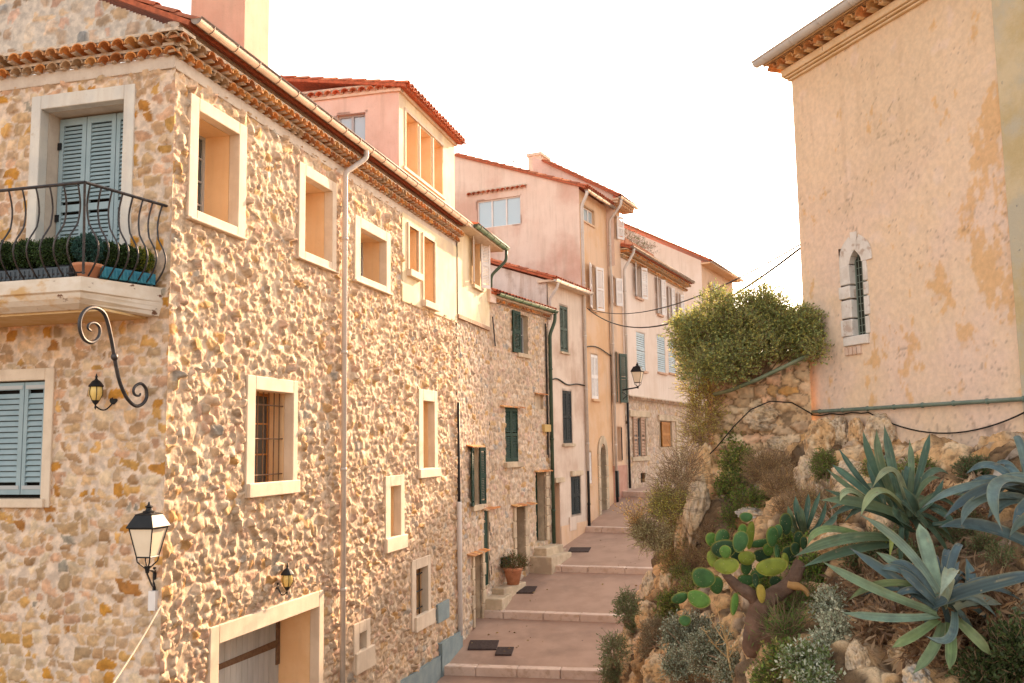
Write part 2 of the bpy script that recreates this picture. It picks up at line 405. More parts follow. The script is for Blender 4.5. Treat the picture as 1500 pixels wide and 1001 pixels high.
# ---------------------------------------------------------------- openings
def surround(fr, out, inn, depth, name='window_surround', mat=None, parent=None, proud=.055, sill=None, rmat=None):
    """plaster architrave ring (outer, inner rects) plus the reveal going into the wall"""
    mat = mat or m_trim; a0, a1, b0, b1 = out; i0, i1, j0, j1 = inn
    mb = MB(); o1 = proud; o0 = -.12
    mb.box(fr, a0, i0, o0, o1, b0, b1); mb.box(fr, i1, a1, o0, o1, b0, b1)
    mb.box(fr, i0, i1, o0, o1, j1, b1)
    if j0 > b0+.01: mb.box(fr, i0, i1, o0, o1, b0, j0)
    ob = mb.build(name, mat, parent); bevel(ob, .012)
    rv = MB(); t = .05
    rv.box(fr, i0-t, i0+.001, -depth, o0, j0-t, j1+t); rv.box(fr, i1-.001, i1+t, -depth, o0, j0-t, j1+t)
    rv.box(fr, i0, i1, -depth, o0, j1-.001, j1+t); rv.box(fr, i0, i1, -depth, o0, j0-t, j0+.001)
    rv.build('window_reveal', rmat or m_reveal, parent)
    if sill:
        sb = MB(); s0, s1, y0, y1 = sill; sb.box(fr, s0, s1, -.02, proud+.05, y0, y1); so = sb.build('window_sill', mat, parent); bevel(so, .015)
    return ob
def bevel(o, w, seg=2):
    m = o.modifiers.new('bevel', 'BEVEL'); m.width = w; m.segments = seg; m.limit_method = 'ANGLE'
    return o
def reveal_only(fr, inn, depth, parent, mat=None, front=-.0):
    i0, i1, j0, j1 = inn; rv = MB(); t = .06
    rv.box(fr, i0-t, i0, -depth, front, j0-t, j1+t); rv.box(fr, i1, i1+t, -depth, front, j0-t, j1+t)
    rv.box(fr, i0, i1, -depth, front, j1, j1+t); rv.box(fr, i0, i1, -depth, front, j0-t, j0)
    return rv.build('window_reveal', mat or m_reveal, parent)
def pane(fr, inn, depth, parent, nt_=2, nz_=3, fmat=None, gmat=None, name='window', curtain=False):
    i0, i1, j0, j1 = inn; mb = MB(); w_ = .045
    mb.box(fr, i0, i0+w_, -depth-.03, -depth+.02, j0, j1); mb.box(fr, i1-w_, i1, -depth-.03, -depth+.02, j0, j1)
    mb.box(fr, i0+w_, i1-w_, -depth-.03, -depth+.02, j0, j0+w_); mb.box(fr, i0+w_, i1-w_, -depth-.03, -depth+.02, j1-w_, j1)
    for k in range(1, nt_):
        t = i0+(i1-i0)*k/nt_; b = .03 if nt_ <= 3 else .015; mb.box(fr, t-b, t+b, -depth-.028, -depth+.025, j0+w_, j1-w_)
    for k in range(1, nz_):
        z = j0+(j1-j0)*k/nz_; mb.box(fr, i0+w_, i1-w_, -depth-.025, -depth+.012, z-.012, z+.012)
    f = mb.build(name, fmat or m_winf, parent)
    g = MB(); g.box(fr, i0+.01, i1-.01, -depth-.022, -depth-.012, j0+.01, j1-.01); g.build('glass_pane', gmat or m_glass, f)
    bk = MB(); bk.box(fr, i0-.1, i1+.1, -depth-.30, -depth-.26, j0-.1, j1+.1); bk.build('room_behind', m_curtain if curtain else m_dark, f)
    return f
def shutter(fr, t0, t1, z0, z1, o, mat, parent, name='shutter', n=None, th=.035, mid=True, gap=.045, bar=False):
    """louvred leaf between t0 and t1 with its back on o"""
    mb = MB(); st = min(.07, (t1-t0)*.16)
    mb.box(fr, t0, t0+st, o, o+th, z0, z1); mb.box(fr, t1-st, t1, o, o+th, z0, z1)
    rails = [z0+.05, z1-.05]+([(z0+z1)/2] if mid else [])
    for r in rails: mb.box(fr, t0+st, t1-st, o+.001, o+th-.001, r-.05, r+.05)
    n = n or int((z1-z0)/gap); g = (z1-z0)/n
    for k in range(n):
        z = z0+(k+.5)*g
        if any(abs(z-r) < .05+g*.3 for r in rails): continue
        V = [fr.pt(t, oo, zz) for t in (t0+st, t1-st) for oo, zz in ((o+.002, z+g*.45), (o+.012, z+g*.5), (o+th-.002, z-g*.28), (o+th-.012, z-g*.38))]
        mb.add(V, [(0, 1, 2, 3), (7, 6, 5, 4), (0, 4, 5, 1), (1, 5, 6, 2), (2, 6, 7, 3), (3, 7, 4, 0)])
    if bar:
        for z in (z0+.14, z1-.14): mb.box(fr, t0, t1, o+th, o+th+.012, z-.02, z+.02)
    return mb.build(name, mat, parent)
def open_pair(fr, t0, t1, z0, z1, mat, parent, lw=None, o=.03, ang=(0.12, 0.12), both=(True, True), **k):
    """two leaves folded back against the wall on either side of an opening"""
    lw = lw or (t1-t0)/2
    if both[0]:
        f = Fr(fr.pt(t0, o, 0)[:2], fr.a+math.pi-ang[0]*fr.side, -fr.side); shutter(f, 0, lw, z0, z1, 0, mat, parent, **k)
    if both[1]:
        f = Fr(fr.pt(t1, o, 0)[:2], fr.a+ang[1]*fr.side, fr.side); shutter(f, 0, lw, z0, z1, 0, mat, parent, **k)
def backpanel(fr, inn, depth, parent, mat=None, name='opening_back'):
    mb = MB(); i0, i1, j0, j1 = inn; mb.box(fr, i0-.08, i1+.08, -depth-.04, -depth, j0-.08, j1+.08); return mb.build(name, mat or m_dark, parent)
def grille(fr, inn, parent, o=-.08, n=4, zs=(.15, .5, .85), r=.011, mat=None):
    i0, i1, j0, j1 = inn; mb = MB()
    for k in range(n):
        t = i0+(i1-i0)*(k+.5)/n; mb.tube([fr.pt(t, o, j0), fr.pt(t, o, j1)], r, 6)
    for q in zs:
        z = j0+(j1-j0)*q; mb.tube([fr.pt(i0-.02, o+r*1.6, z), fr.pt(i1+.02, o+r*1.6, z)], r*1.1, 6)
    return mb.build('window_grille', mat or m_rust, parent)
def gutter(fr, t0, t1, o, z, parent, mat, r=.075, name='gutter', dz=0.0, straps=True):
    mb = MB(); seg = 8; V = []
    for t, zz in ((t0, z), (t1, z+dz)):
        for R_ in (r, r-.012):
            for s in range(seg+1):
                an = math.pi+math.pi*s/seg; V.append(fr.pt(t, o+R_*math.cos(an), zz+R_*math.sin(an)))
    m = seg+1; F = []
    for s in range(seg): F += [(s, s+1, 2*m+s+1, 2*m+s), (m+s, 3*m+s, 3*m+s+1, m+s+1)]
    for b in (0, 2*m): F.append(tuple(range(b, b+m)))
    F += [(0, 2*m, 3*m, m), (m-1, 2*m-1, 4*m-1, 3*m-1)]
    mb.add(V, F)
    mb.tube([fr.pt(t0, o+r, z+.005), fr.pt(t1, o+r, z+dz+.005)], .014, 6)
    if straps:
        n = max(1, int((t1-t0)/.6))
        for k in range(n):
            t = t0+(t1-t0)*(k+.5)/n; zz = z+dz*(t-t0)/(t1-t0)
            mb.tube([fr.pt(t, o+(r+.006)*math.cos(math.pi+math.pi*s/6), zz+(r+.006)*math.sin(math.pi+math.pi*s/6)) for s in range(7)], .009, 5)
    return mb.build(name, mat, parent, True)
def downpipe(pts, parent, mat, r=.05, name='downpipe', bands=1.8):
    mb = MB(); P = [np.array(p) for p in pts]; Q = [P[0]]
    for a, b, c in zip(P[:-2], P[1:-1], P[2:]):   # round the elbows
        d1 = (a-b)/np.linalg.norm(a-b); d2 = (c-b)/np.linalg.norm(c-b); k = min(.12, np.linalg.norm(a-b)*.4, np.linalg.norm(c-b)*.4)
        for s in (0, .33, .66, 1):
            Q.append(b+d1*k*(1-s)**2+d2*k*s**2)
    Q.append(P[-1]); mb.tube(Q, r, 10)
    zt, zb = P[-2][2], P[-1][2]; L = abs(zt-zb); n = int(L/bands)
    for k in range(n):
        p = P[-2]+(P[-1]-P[-2])*((k+.5)/max(1, n)); mb.tube([p+np.array((0, 0, .03)), p-np.array((0, 0, .03))], r+.012, 10)
    return mb.build(name, mat, parent, True)
def body(fr, t0, t1, back, z0, z1, name, mat, parent, o=-.02, inset=.5, ztop=None):
    """the volume behind a facade: sides and back, no front, flat lid"""
    mb = MB(); V = [fr.pt(t, oo, z) for z in (z0, z1) for t, oo in ((t0, o), (t1, o), (t1, -back), (t0, -back))]
    mb.add(V, [(4, 5, 6, 7), (1, 2, 6, 5), (2, 3, 7, 6), (3, 0, 4, 7)])
    return mb.build(name, mat, parent)
def ledge_tiles(fr, t0, t1, z, parent, out=.16, name='tile_hood'):
    mb = MB(); n = max(2, int((t1-t0)/.17)); sp = (t1-t0)/n
    for k in range(n):
        mb.cur = rgt.choice(TC1); a = t0+k*sp+.004; b = a+sp-.008
        V = [fr.pt(t, o, zz) for t in (a, b) for o, zz in ((-.05, z+.05), (-.05, z+.08), (out, z+.03), (out, z))]
        mb.add(V, [(0, 1, 2, 3), (7, 6, 5, 4), (0, 4, 5, 1), (1, 5, 6, 2), (2, 6, 7, 3), (3, 7, 4, 0)])
    return mb.build(name, m_tile, parent, False, True)
# ================================================================ the setting: ground and street
A1, A2 = rad(14.68), rad(25.6)
P0 = at(240, 640, 12.0)
W1 = Fr(P0, A1, 1); G1 = Fr(P0, A1-math.pi/2, -1)
T2 = W1.px(716, 640)[0]; TE = W1.px(667, 640)[0]
PK = W1.pt(T2, 0, 0); W2 = Fr(PK, A2, 1)
tb = [W2.px(x, 640)[0] for x in (805, 856.5, 897, 916, 1008)]
m_street = M('street_paving', (.37, .245, .185), (.43, .29, .22), 1.6, .85, .002, 90, c3=(.29, .195, .15), sc3=.9, lo3=.5, hi3=.75, spots=((.09, .065, .06), 6.5, .70), det=10)
m_step = M('step_stone', (.56, .42, .35), (.66, .52, .44), 2.5, .8, .003, 50, c3=(.5, .36, .28), sc3=5)
m_soil = M('dry_soil', (.24, .15, .09), (.34, .23, .14), 4, .95, .02, 18)
m_grate = M('drain_cover_iron', (.045, .03, .028), (.075, .05, .045), 14, .85)
def sheet(name, pts, mat, kind='structure'):
    o = link_mesh(name, pts, [tuple(range(len(pts)))], mat); return tag(o, kind=kind)
gz = -6.2
sheet('ground', [(-400, -150, gz), (400, -150, gz), (400, 900, gz), (-400, 900, gz)], m_soil)
# step lines: left pixel, right pixel, top z of the step
def stepline(lx, ly, rx, ry, z, ext=3.0):
    a = onz(lx, ly, z); b = onz(rx, ry, z); d = (b-a)/np.linalg.norm(b-a); return a[:2]-d[:2]*.25, b[:2]+d[:2]*ext
LN = []
for (lx, ly, rx, ry, z, h) in ((642.5, 976.7, 881.6, 984, -5.09, .19), (705.7, 895.5, 901, 903, -4.43, .17), (779.4, 828.7, 940, 833, -3.67, .17), (856, 772, 950, 775, -2.87, .17), (911.5, 720, 990, 722.5, -1.84, .20)):
    a, b = stepline(lx, ly, rx, ry, z); LN.append((a, b, z, h))
first = (LN[0][0]+(LN[0][0]-LN[1][0])*1.0, LN[0][1]+(LN[0][1]-LN[1][1])*1.0, -5.28-.45)
far = (W2.pt(24, .0, 0)[:2], W2.pt(24, 9, 0)[:2])
mb = MB()
def land(a, b, za, c, d, zc):
    n = 8; V = []
    for j in range(n+1):
        for i in range(n+1):
            u = i/n; v = j/n; p = (np.array(a)*(1-u)+np.array(b)*u)*(1-v)+(np.array(c)*(1-u)+np.array(d)*u)*v; z = za*(1-v)+zc*v
            z += .008*noise.noise((p[0]*.8, p[1]*.8, 0))
            V.append((p[0], p[1], z))
    mb.add(V, [(j*(n+1)+i, j*(n+1)+i+1, (j+1)*(n+1)+i+1, (j+1)*(n+1)+i) for j in range(n) for i in range(n)])
land(first[0], first[1], -5.75, LN[0][0], LN[0][1], LN[0][2]-LN[0][3]-.0)
for k in range(4):
    a, b, z, h = LN[k]; c, d, z2, h2 = LN[k+1]
    dr = (np.array(c)-np.array(a)); dr = dr/np.linalg.norm(dr)*.30
    land(a+dr, b+dr, z-.004, c, d, z2-h2)
a, b, z, h = LN[4]; dr = (np.array(far[0])-a); dr = dr/np.linalg.norm(dr)*.3
land(a+dr, b+dr, z-.004, far[0], far[1], -1.55)
tag(mb.build('street', m_street, None, True), kind='structure')
for k, (a, b, z, h) in enumerate(LN):
    sb = MB(); L = np.linalg.norm(b-a); d = (b-a)/L; nrm = np.array([-d[1], d[0]]); t = 0; rg_ = random.Random(k)
    while t < L:
        wd = rg_.uniform(.8, 1.2); t2 = min(L, t+wd); dz = rg_.uniform(-.004, .004)
        q = [a+d*(t+.006), a+d*(t2-.006), a+d*(t2-.006)+nrm*.31, a+d*(t+.006)+nrm*.31]
        sb.cur = (1, 1, 1)
        sb.add([(p[0], p[1], zz) for zz in (z-h-.25, z+.012+dz) for p in q], [(0, 3, 2, 1), (4, 5, 6, 7), (0, 1, 5, 4), (1, 2, 6, 5), (2, 3, 7, 6), (3, 0, 4, 7)]); t = t2
    o = tag(sb.build('stone_step', m_step), kind='structure'); bevel(o, .02)
# street height by a pixel: used for covers
def zstreet(x, y):
    """intersect the pixel ray with the sloping landings"""
    for (a, b, z, h), (c, d, z2, h2) in zip([(first[0], first[1], -5.75, 0)]+LN[:-1], LN):
        P1 = np.array([*a, z]); P2_ = np.array([*b, z]); P3 = np.array([*c, z2-h2]); n_ = np.cross(P2_-P1, P3-P1); r = ray(x, y); k = (n_@P1)/(n_@r); p = r*k
        if np.dot(p[:2]-a, c-a) > 0 and np.dot(p[:2]-c, c-a) < 0.02: return p
    return onz(x, y, -1.7)
def cover(x0, y0, x1, y1, skew, label):
    c = [zstreet(x0+skew, y0), zstreet(x1+skew, y0), zstreet(x1-skew, y1), zstreet(x0-skew, y1)]
    mb = MB(); up = np.array((0, 0, .006))
    mb.add([p+up for p in c]+[p-up*6 for p in c], [(3, 2, 1, 0), (4, 5, 6, 7), (0, 1, 5, 4), (1, 2, 6, 5), (2, 3, 7, 6), (3, 0, 4, 7)])
    n = 7
    for i in range(n):
        for (p, q, r_, s_) in ((c[0], c[1], c[3], c[2]),):
            u0, u1 = (i+.15)/n, (i+.6)/n
            V = [p+(q-p)*u+(r_-p)*.06+up*2 for u in (u0, u1)]+[r_+(s_-r_)*u-(r_-p)*.06+up*2 for u in (u1, u0)]
            mb.add(V, [(3, 2, 1, 0)])
    o = mb.build('drain_cover', m_grate); tag(o, label, 'drain cover', 'iron drain covers in the street')
cover(687, 938, 729, 951, 2, 'larger of two dark covers side by side on the lowest full landing')
cover(727, 948, 751, 959, 2, 'small dark cover just right of the larger one on the lowest landing')
cover(876, 924, 904, 935, 2, 'dark drain cover near the rocks at the right of the lowest landing')
cover(751, 859, 784, 868.5, 3, 'dark drain cover beside the potted plant')
cover(834, 802, 864, 808.5, 2, 'dark drain cover in front of the doorstep by the green downpipe')
cover(950, 729, 968, 735, 1, 'small dark cover near the top landing by the shrubs')
# ================================================================ house 1, the big rubble stone house
H1 = thing('stone_house', 'big rubble stone house on the corner, with balcony, cream window surrounds and long tiled eave', 'house', W1.pt(0, 0, -5.8))
ops = dict(
    w1=((275, 136, 355, 350), (287.5, 163, 344, 333), (270.5, 321, 354, 350)),
    w2=((435, 236, 489, 400), (444, 258, 483, 385), (432, 376, 490, 402)),
    w3=((517, 314, 569, 432), (525, 334, 563, 420), (515, 409, 569.5, 434)),
    w5=((358.5, 549, 431, 722), (370.5, 571, 424.5, 710), (357, 709, 432, 722)),
    w6=((610.5, 569.5, 638.5, 692), (617, 587, 634, 685), (610, 688, 640.5, 698)),
    w7=((561.5, 698, 589.5, 797), (569, 713, 584, 786), (560.5, 790, 591.5, 802)),
    w8=((600.5, 822, 628.5, 911), (606.5, 835, 624.5, 899), (604, 905, 632, 912)),
    w9=((515, 915.5, 539, 972), (523, 928.5, 533.5, 958), (515.5, 958, 543, 974)))
RC = {k: (W1.rect(*v[0]), W1.rect(*v[1]), W1.rect(*v[2])) for k, v in ops.items()}
holes1 = []
for k, (o_, i_, s_) in RC.items(): holes1.append(((o_[0]+i_[0])/2, (o_[1]+i_[1])/2, (o_[2]+i_[2])/2, (o_[3]+i_[3])/2))
# garage doorway, runs down to the lane
d0 = W1.px(303.6, 920); d1 = W1.px(470.7, 865.3); e0 = W1.px(316.4, 940.5)[0]; e1 = W1.px(463.6, 887.7)[0]
DO = (d0[0], d1[0], -5.8, d0[1]); DI = (e0, e1, -5.8, d0[1]-.26)
holes1.append((DO[0]+.08, DO[1]-.08, -6.5, DO[3]-.1))
# plastered panel with two openings
pa = W1.px(586.5, 400)[0]; pb = W1.px(667, 400)[0]; zp0 = (W1.px(585, 440)[1]+W1.px(667, 472)[1])/2
p1 = W1.rect(595, 331, 609, 402); p2 = W1.rect(616.5, 346, 633.5, 447)
holes1.append((pa+.05, pb+.5, zp0+.05, 6))
ZB = 5.13
rubble(W1, -.017, TE+.07, -5.9, ZB+.05, 'facade_stonework', H1, holes1, frames=[v[0] for v in RC.values()]+[DO]+[(v[2][0], v[2][1], v[2][2], v[2][3]) for v in RC.values()], rest=.021, resz=.023, sw=(.08, .30), sh=(.06, .18), tint=(1.04, .96, .86), amp=.046, smear=.10, mw=.26, mort=(.62, .49, .37), seed=11, corner0=True, tgrow=.05, tilt=.32, wts=(5, 4, 6, 3, 1.6, 1.0, .8, 1.5, 4, 4))
for k, (o_, i_, s_) in RC.items():
    dp = .62 if k in ('w1', 'w2', 'w3') else .45
    surround(W1, o_, i_, dp, parent=H1, sill=s_)
    if k == 'w1': pane(W1, i_, .55, H1, 2, 4)
    elif k == 'w3': pane(W1, i_, .5, H1, 2, 3)
    elif k in ('w2',): shutter(W1, i_[0], i_[1], i_[2], i_[3], -.6, m_wsh, H1)
    elif k == 'w5':
        grille(W1, i_, H1, o=-.16, n=7, zs=(.12, .5, .86), r=.010); pane(W1, i_, .40, H1, 2, 3, fmat=m_orw, curtain=True)
    elif k == 'w8': grille(W1, i_, H1, o=-.12, n=3, mat=m_blk, r=.014); pane(W1, i_, .40, H1, 1, 2)
    else: pane(W1, i_, .42, H1, 1, 2)
surround(W1, DO, DI, .75, 'doorway_surround', parent=H1)
# panelled garage door with strap hinge
dm = MB(); t = DI[0]; k = 0
tm0 = DI[0]+(DI[1]-DI[0])*.30
while t < DI[1]-.02:
    t2 = min(t+.17, DI[1]); dm.box(W1, t+.004, t2-.004, -.74, -.70, DI[2], DI[3]-(.0 if t2 < tm0 else .12)); t = t2
dr_ = dm.build('plank_door', m_wood, H1); bevel(dr_, .004)
fm_ = MB(); fm_.box(W1, tm0-.06, tm0+.06, -.70, -.62, DI[2], DI[3]); fm_.box(W1, tm0+.10, tm0+.15, -.69, -.64, DI[2], DI[3]-.1); fm_.box(W1, tm0+.06, DI[1], -.70, -.655, DI[3]-.1, DI[3]); fm_.build('door_post', m_winf, dr_)
hg = MB(); zz = DI[3]-.62; hg.prism(W1, [(tm0+.25, zz-.035), (DI[1]-.14, zz-.06), (DI[1]-.14, zz+.06), (tm0+.25, zz+.05)], -.70, -.685)
hg.box(W1, DI[1]-.12, DI[1]-.02, -.70, -.67, zz-.35, DI[3]-.02); hg.build('strap_hinge', m_rust, dr_)
lb = MB(); lb.box(W1, tm0+.72, tm0+1.0, -.70, -.682, zz-.62, zz-.54); lb.build('letter_slot', m_rust, dr_)
backpanel(W1, DI, .80, H1)
# plaster panel
plaster(W1, pa, TE+.08, zp0, ZB+.05, 'plaster_panel', m_cream, H1, [p1, p2], o=.05)
pe = MB(); pe.box(W1, pa, TE+.08, -.05, .045, zp0-.012, zp0+.01); pe.box(W1, pa-.01, pa+.01, -.05, .045, zp0, ZB); pe.box(W1, TE+.07, TE+.09, -.05, .045, zp0, ZB); pe.build('panel_edge', m_cream, H1)
for q in (p1, p2):
    i0, i1, j0, j1 = q; mb = MB(); b_ = .07
    for (x0, x1, y0, y1) in ((i0-b_, i0, j0, j1+b_), (i1, i1+b_, j0, j1+b_), (i0, i1, j1, j1+b_)): mb.box(W1, x0, x1, .02, .085, y0, y1)
    mb.build('window_surround', m_trim, H1); reveal_only(W1, q, .55, H1, front=.05)
    sb = MB(); sb.box(W1, i0-.10, i1+.10, 0, .16, j0-.16, j0-.002); bevel(sb.build('window_sill', m_trim, H1), .012)
    shutter(W1, i0, i1, j0, j1, -.53, m_wsh, H1)
# side and back walls, roof
slope1 = .46
body(W1, 1.1, TE, 8.6, -6.1, 5.7, 'rear_wall', m_stone if False else m_pinkd, H1, o=-.70)
fr_ = MB(); fr_.box(W1, -.04, TE+.12, -.3, .035, ZB, ZB+.18); fr_.box(G1, -.0, 8.6, -.3, .035, ZB, ZB+.18); bevel(fr_.build('cornice_band', m_frieze, H1), .01)
gm = MB()
genoise(gm, W1, -.14, TE+.10, ZB+.18, -.02, .15); genoise(gm, W1, -.26, TE+.10, ZB+.32, -.02, .28)
genoise(gm, G1, -.14, 8.6, ZB+.18, -.02, .15); genoise(gm, G1, -.26, 8.6, ZB+.32, -.02, .28)
gm.build('tile_cornice', m_tile, H1, False, True)
gc = MB()   # tile topping of the skirt on the gable side, sloping back to the wall
for i in range(41):
    t = -.26+i*.215; c = rgt.choice(TC1); gc.cur = c; V = []
    for o, z, r in ((.33, ZB+.545, .10), (-.02, ZB+.66, .085)):
        for R_ in (r, r-.016):
            for s in range(7): an = math.pi*s/6; V.append(G1.pt(t+R_*math.cos(an), o, z+R_*math.sin(an)*.8))
    m = 7; F = []
    for s in range(6): F += [(s, s+1, 2*m+s+1, 2*m+s), (m+s, 3*m+s, 3*m+s+1, m+s+1), (s, m+s, m+s+1, s+1)]
    gc.add(V, F)
gc.cur = (.5, .35, .25); gc.prism(G1, [(-.25, ZB+.50), (8.4, ZB+.50), (8.4, ZB+.62), (-.25, ZB+.62)], -.05, .10)
gc = MB(); gc.cur = (.60, .50, .42); gc.add([G1.pt(t, o, z) for t in (-.2, 8.4) for o, z in ((.22, ZB+.40), (.22, ZB+.44), (-.02, ZB+.52), (-.02, ZB+.4))], [(0, 1, 2, 3), (7, 6, 5, 4), (0, 4, 5, 1), (1, 5, 6, 2), (3, 2, 6, 7)])
gc.build('mortar_skirt', m_tile, H1, False, True)
f2 = MB(); f2.box(W1, .0, TE+.10, -.3, .06, ZB+.40, 5.74); f2.build('frieze', m_frieze, H1)
rubble(G1, 0.02, 6.6, 5.32, 9.3, 'gable_stonework', H1, rest=.025, resz=.025, sw=(.18, .42), sh=(.14, .26), amp=.022, seed=5, flat=.2, ztop=lambda t: 5.72+slope1*t, mort=(.58, .52, .46), contrast=1.3, mw=.5, smear=.45)
gutter(W1, -.05, TE+.75, .36, 5.78, H1, m_zinc, r=.085)
fb = MB(); fb.prism(W1, [(-.02, 5.72), (TE+.7, 5.72), (TE+.7, 5.80), (-.02, 5.80)], -.1, .08); fb.build('eave_board', m_frieze, H1)
cs, sn = math.cos(math.atan(slope1)), math.sin(math.atan(slope1))
roof_slab('roof', H1, W1.pt(-.06, .27, 5.76), (*W1.T, 0), (-W1.N[0]*cs, -W1.N[1]*cs, sn), TE+.3, 5.0)
# drainpipe with swan neck
t_p = W1.px(494, 640)[0]
q0 = np.array(W1.pt(t_p+.45, .36, 5.73)); 
downpipe([q0, W1.pt(t_p+.45, .36, 5.55), W1.pt(t_p-.02, .14, 5.15), W1.pt(t_p, .13, 4.95), W1.pt(t_p, .13, -5.7)], H1, m_zincg, .05)
tw = W1.px(668, 850)[0]; zt = W1.px(668, 735)[1]
downpipe([W1.pt(tw, .10, zt), W1.pt(tw, .10, zt-.1), W1.pt(tw, .10, W1.px(668, 931)[1])], H1, m_wpipe, .062, name='white_downpipe', bands=9)
downpipe([W1.pt(tw, .10, W1.px(668, 590)[1]), W1.pt(tw, .10, zt+.4), W1.pt(tw, .10, zt)], H1, m_blk, .035, name='dark_downpipe', bands=9)
cb = MB(); cb.tube([W1.pt(tw, .08, W1.px(668, 931)[1]), W1.pt(tw+.1, .07, -4.85), W1.pt(tw-.02, .06, -5.0)], .02, 6); cb.build('red_pipe_foot', M('red_conduit', (.3, .05, .03)), H1)
# ---------------------------------------------------------------- gable wall with balcony
BO = (.57, 2.25, 2.1, 4.98); BI = (.74, 2.09, 2.1, 4.78)
LO = (1.685, 3.75, -.72, 1.14); LI = (1.83, 3.6, -.60, .98)
rubble(G1, -.042, 6.0, -3.6, ZB+.03, 'gable_wall_stonework', H1, [(BO[0]+.07, BO[1]-.07, 2.1, BO[3]-.08), (LO[0]+.06, LO[1]-.06, LO[2]+.05, LO[3]-.06)], frames=[BO, LO], rest=.022, resz=.022,
       sw=(.10, .34), sh=(.09, .20), tint=(1.08, .98, .84), amp=.036, seed=21, corner0=True, flat=.1, mw=.5, mort=(.70, .56, .45), contrast=1.25, smear=.22, wts=(4, 3, 4, 3, 2.6, 1.6, .7, 2, 3, 3))
surround(G1, BO, BI, .42, 'balcony_door_surround', m_trimw, H1, .045, rmat=m_frieze)
surround(G1, LO, LI, .12, 'window_surround', m_trim, H1, .05, sill=(LO[0]+.06, LO[1], LO[2], LI[2]))
backpanel(G1, BI, .42, H1); backpanel(G1, LI, .14, H1)
tm = 1.725
for a, b in ((BI[1]-.02-.02-.0-(BI[1]-tm)+0.0, BI[1]-.02),):
    pass
w3_ = (BI[1]-BI[0])/3
edges = [BI[1]-.01, 1.62, 1.13, BI[0]+.0]
for i in range(3):
    shutter(G1, edges[i+1]+.006, edges[i]-.006, BI[2]+.02, BI[3]-.03, -.36, m_bsh, H1, name='louvred_shutter', gap=.058, th=.04)
hb = MB()
for z in (4.35, 3.3): hb.box(G1, BI[1]-.06, BI[1]+.0, -.33, -.30, z-.05, z+.05)
hb.each('shutter_hinge', m_blk, H1)
tm2 = (LI[0]+LI[1])/2
for a, b in ((LI[0]+.01, 2.20), (2.212, 2.83), (2.842, LI[1]-.01)):
    s_ = shutter(G1, a, b, LI[2]+.05, LI[3]-.02, -.06, m_bsh, H1, name='louvred_shutter', gap=.072, th=.045, mid=False)
    ir = MB(); ir.box(G1, a+.02, b-.02, -.014, -.006, LI[3]-.11, LI[3]-.06); ir.box(G1, a+.02, b-.02, -.014, -.006, LI[2]+.12, LI[2]+.17); ir.build('strap_hinge', m_winf, s_)
# balcony slab and railing (slab belongs to the house)
TB0, TB1, OB = .06, 4.6, 1.08; z1 = 2.13
mb = MB()
prof = [(OB, z1), (OB, z1-.17), (OB-.03, z1-.19), (OB-.05, z1-.25), (OB-.10, z1-.31), (OB-.20, z1-.37)]
V = []
for o, z in prof:
    k = OB-o; V += [G1.pt(TB1, -.1, z), G1.pt(TB1, o, z), G1.pt(.45+k*.9, o, z), G1.pt(TB0+k*.2, .0, z)]
F = [(0, 1, 2, 3)]
for i in range(len(prof)-1): F += [(4*i+j, 4*i+j+1, 4*i+5+j, 4*i+4+j) for j in (0, 1, 2)]
n_ = 4*(len(prof)-1); F.append((n_+3, n_+2, n_+1, n_))
mb.add(V, F); bs = mb.build('balcony_slab', m_slab, H1)
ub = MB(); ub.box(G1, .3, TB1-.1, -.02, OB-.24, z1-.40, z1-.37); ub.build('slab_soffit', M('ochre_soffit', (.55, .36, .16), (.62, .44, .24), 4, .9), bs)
zr = 3.23; oc, tc_ = 1.30, .28
def railpt(s):   # s along the plan of the railing: 0 at wall right side
    pass
side_a = np.array(G1.pt(.03, .02, 0)[:2]); cor = np.array(G1.pt(tc_, oc-.02, 0)[:2]); endp = np.array(G1.pt(4.5, oc-.02, 0)[:2])
ctr_in = np.array(G1.pt(2.4, .0, 0)[:2])
rl = MB()
def rp(p, z): return (p[0], p[1], z)
for p, q in ((side_a, cor), (cor, endp)):
    d = (q-p)/np.linalg.norm(q-p); nn = np.array([-d[1], d[0]])
    for rad_, zz in ((.02, zr),): rl.tube([rp(p, zz), rp(q, zz)], rad_, 6)
rail = rl.build('balcony_railing', m_iron, H1)
def bars(p, q, n, outn, slabp, slabq, skip0=False):
    mb = MB()
    for i in range(n):
        u = (i+.5)/n; a = p*(1-u)+q*u; b = slabp*(1-u)+slabq*u
        path = []
        for k in range(15):
            s = k/14; z = zr-(zr-2.15)*s
            # straight at the top, belly below, tucked in at the foot
            base = a*(1-s)+b*s; bel = -.05*math.sin(math.pi*min(1, s/.45)) if s < .45 else .17*math.sin(math.pi*(s-.45)/.55)**1.0
            c = base+outn*bel; path.append(rp(c, z))
        mb.tube(path, .012, 6)
    return mb.build('railing_bars', m_iron, rail, True)
Nn = G1.N; sdir = (cor-side_a)/np.linalg.norm(cor-side_a); sout = np.array([sdir[1], -sdir[0]]); sout = sout if sout@(-G1.T) > 0 else -sout
bars(cor, endp, 21, Nn, np.array(G1.pt(.46, OB-.05, 0)[:2]), np.array(G1.pt(4.5, OB-.05, 0)[:2]))
bars(side_a, cor, 8, sout, np.array(G1.pt(.12, .04, 0)[:2]), np.array(G1.pt(.46, OB-.05, 0)[:2]))
mb = MB(); mb.tube([rp(cor, zr), rp(cor*.5+.5*np.array(G1.pt(.46, OB-.05, 0)[:2]), 2.7), rp(np.array(G1.pt(.42, OB-.0, 0)[:2]), 2.15)], .016, 6)
mb.build('corner_post', m_iron, rail)
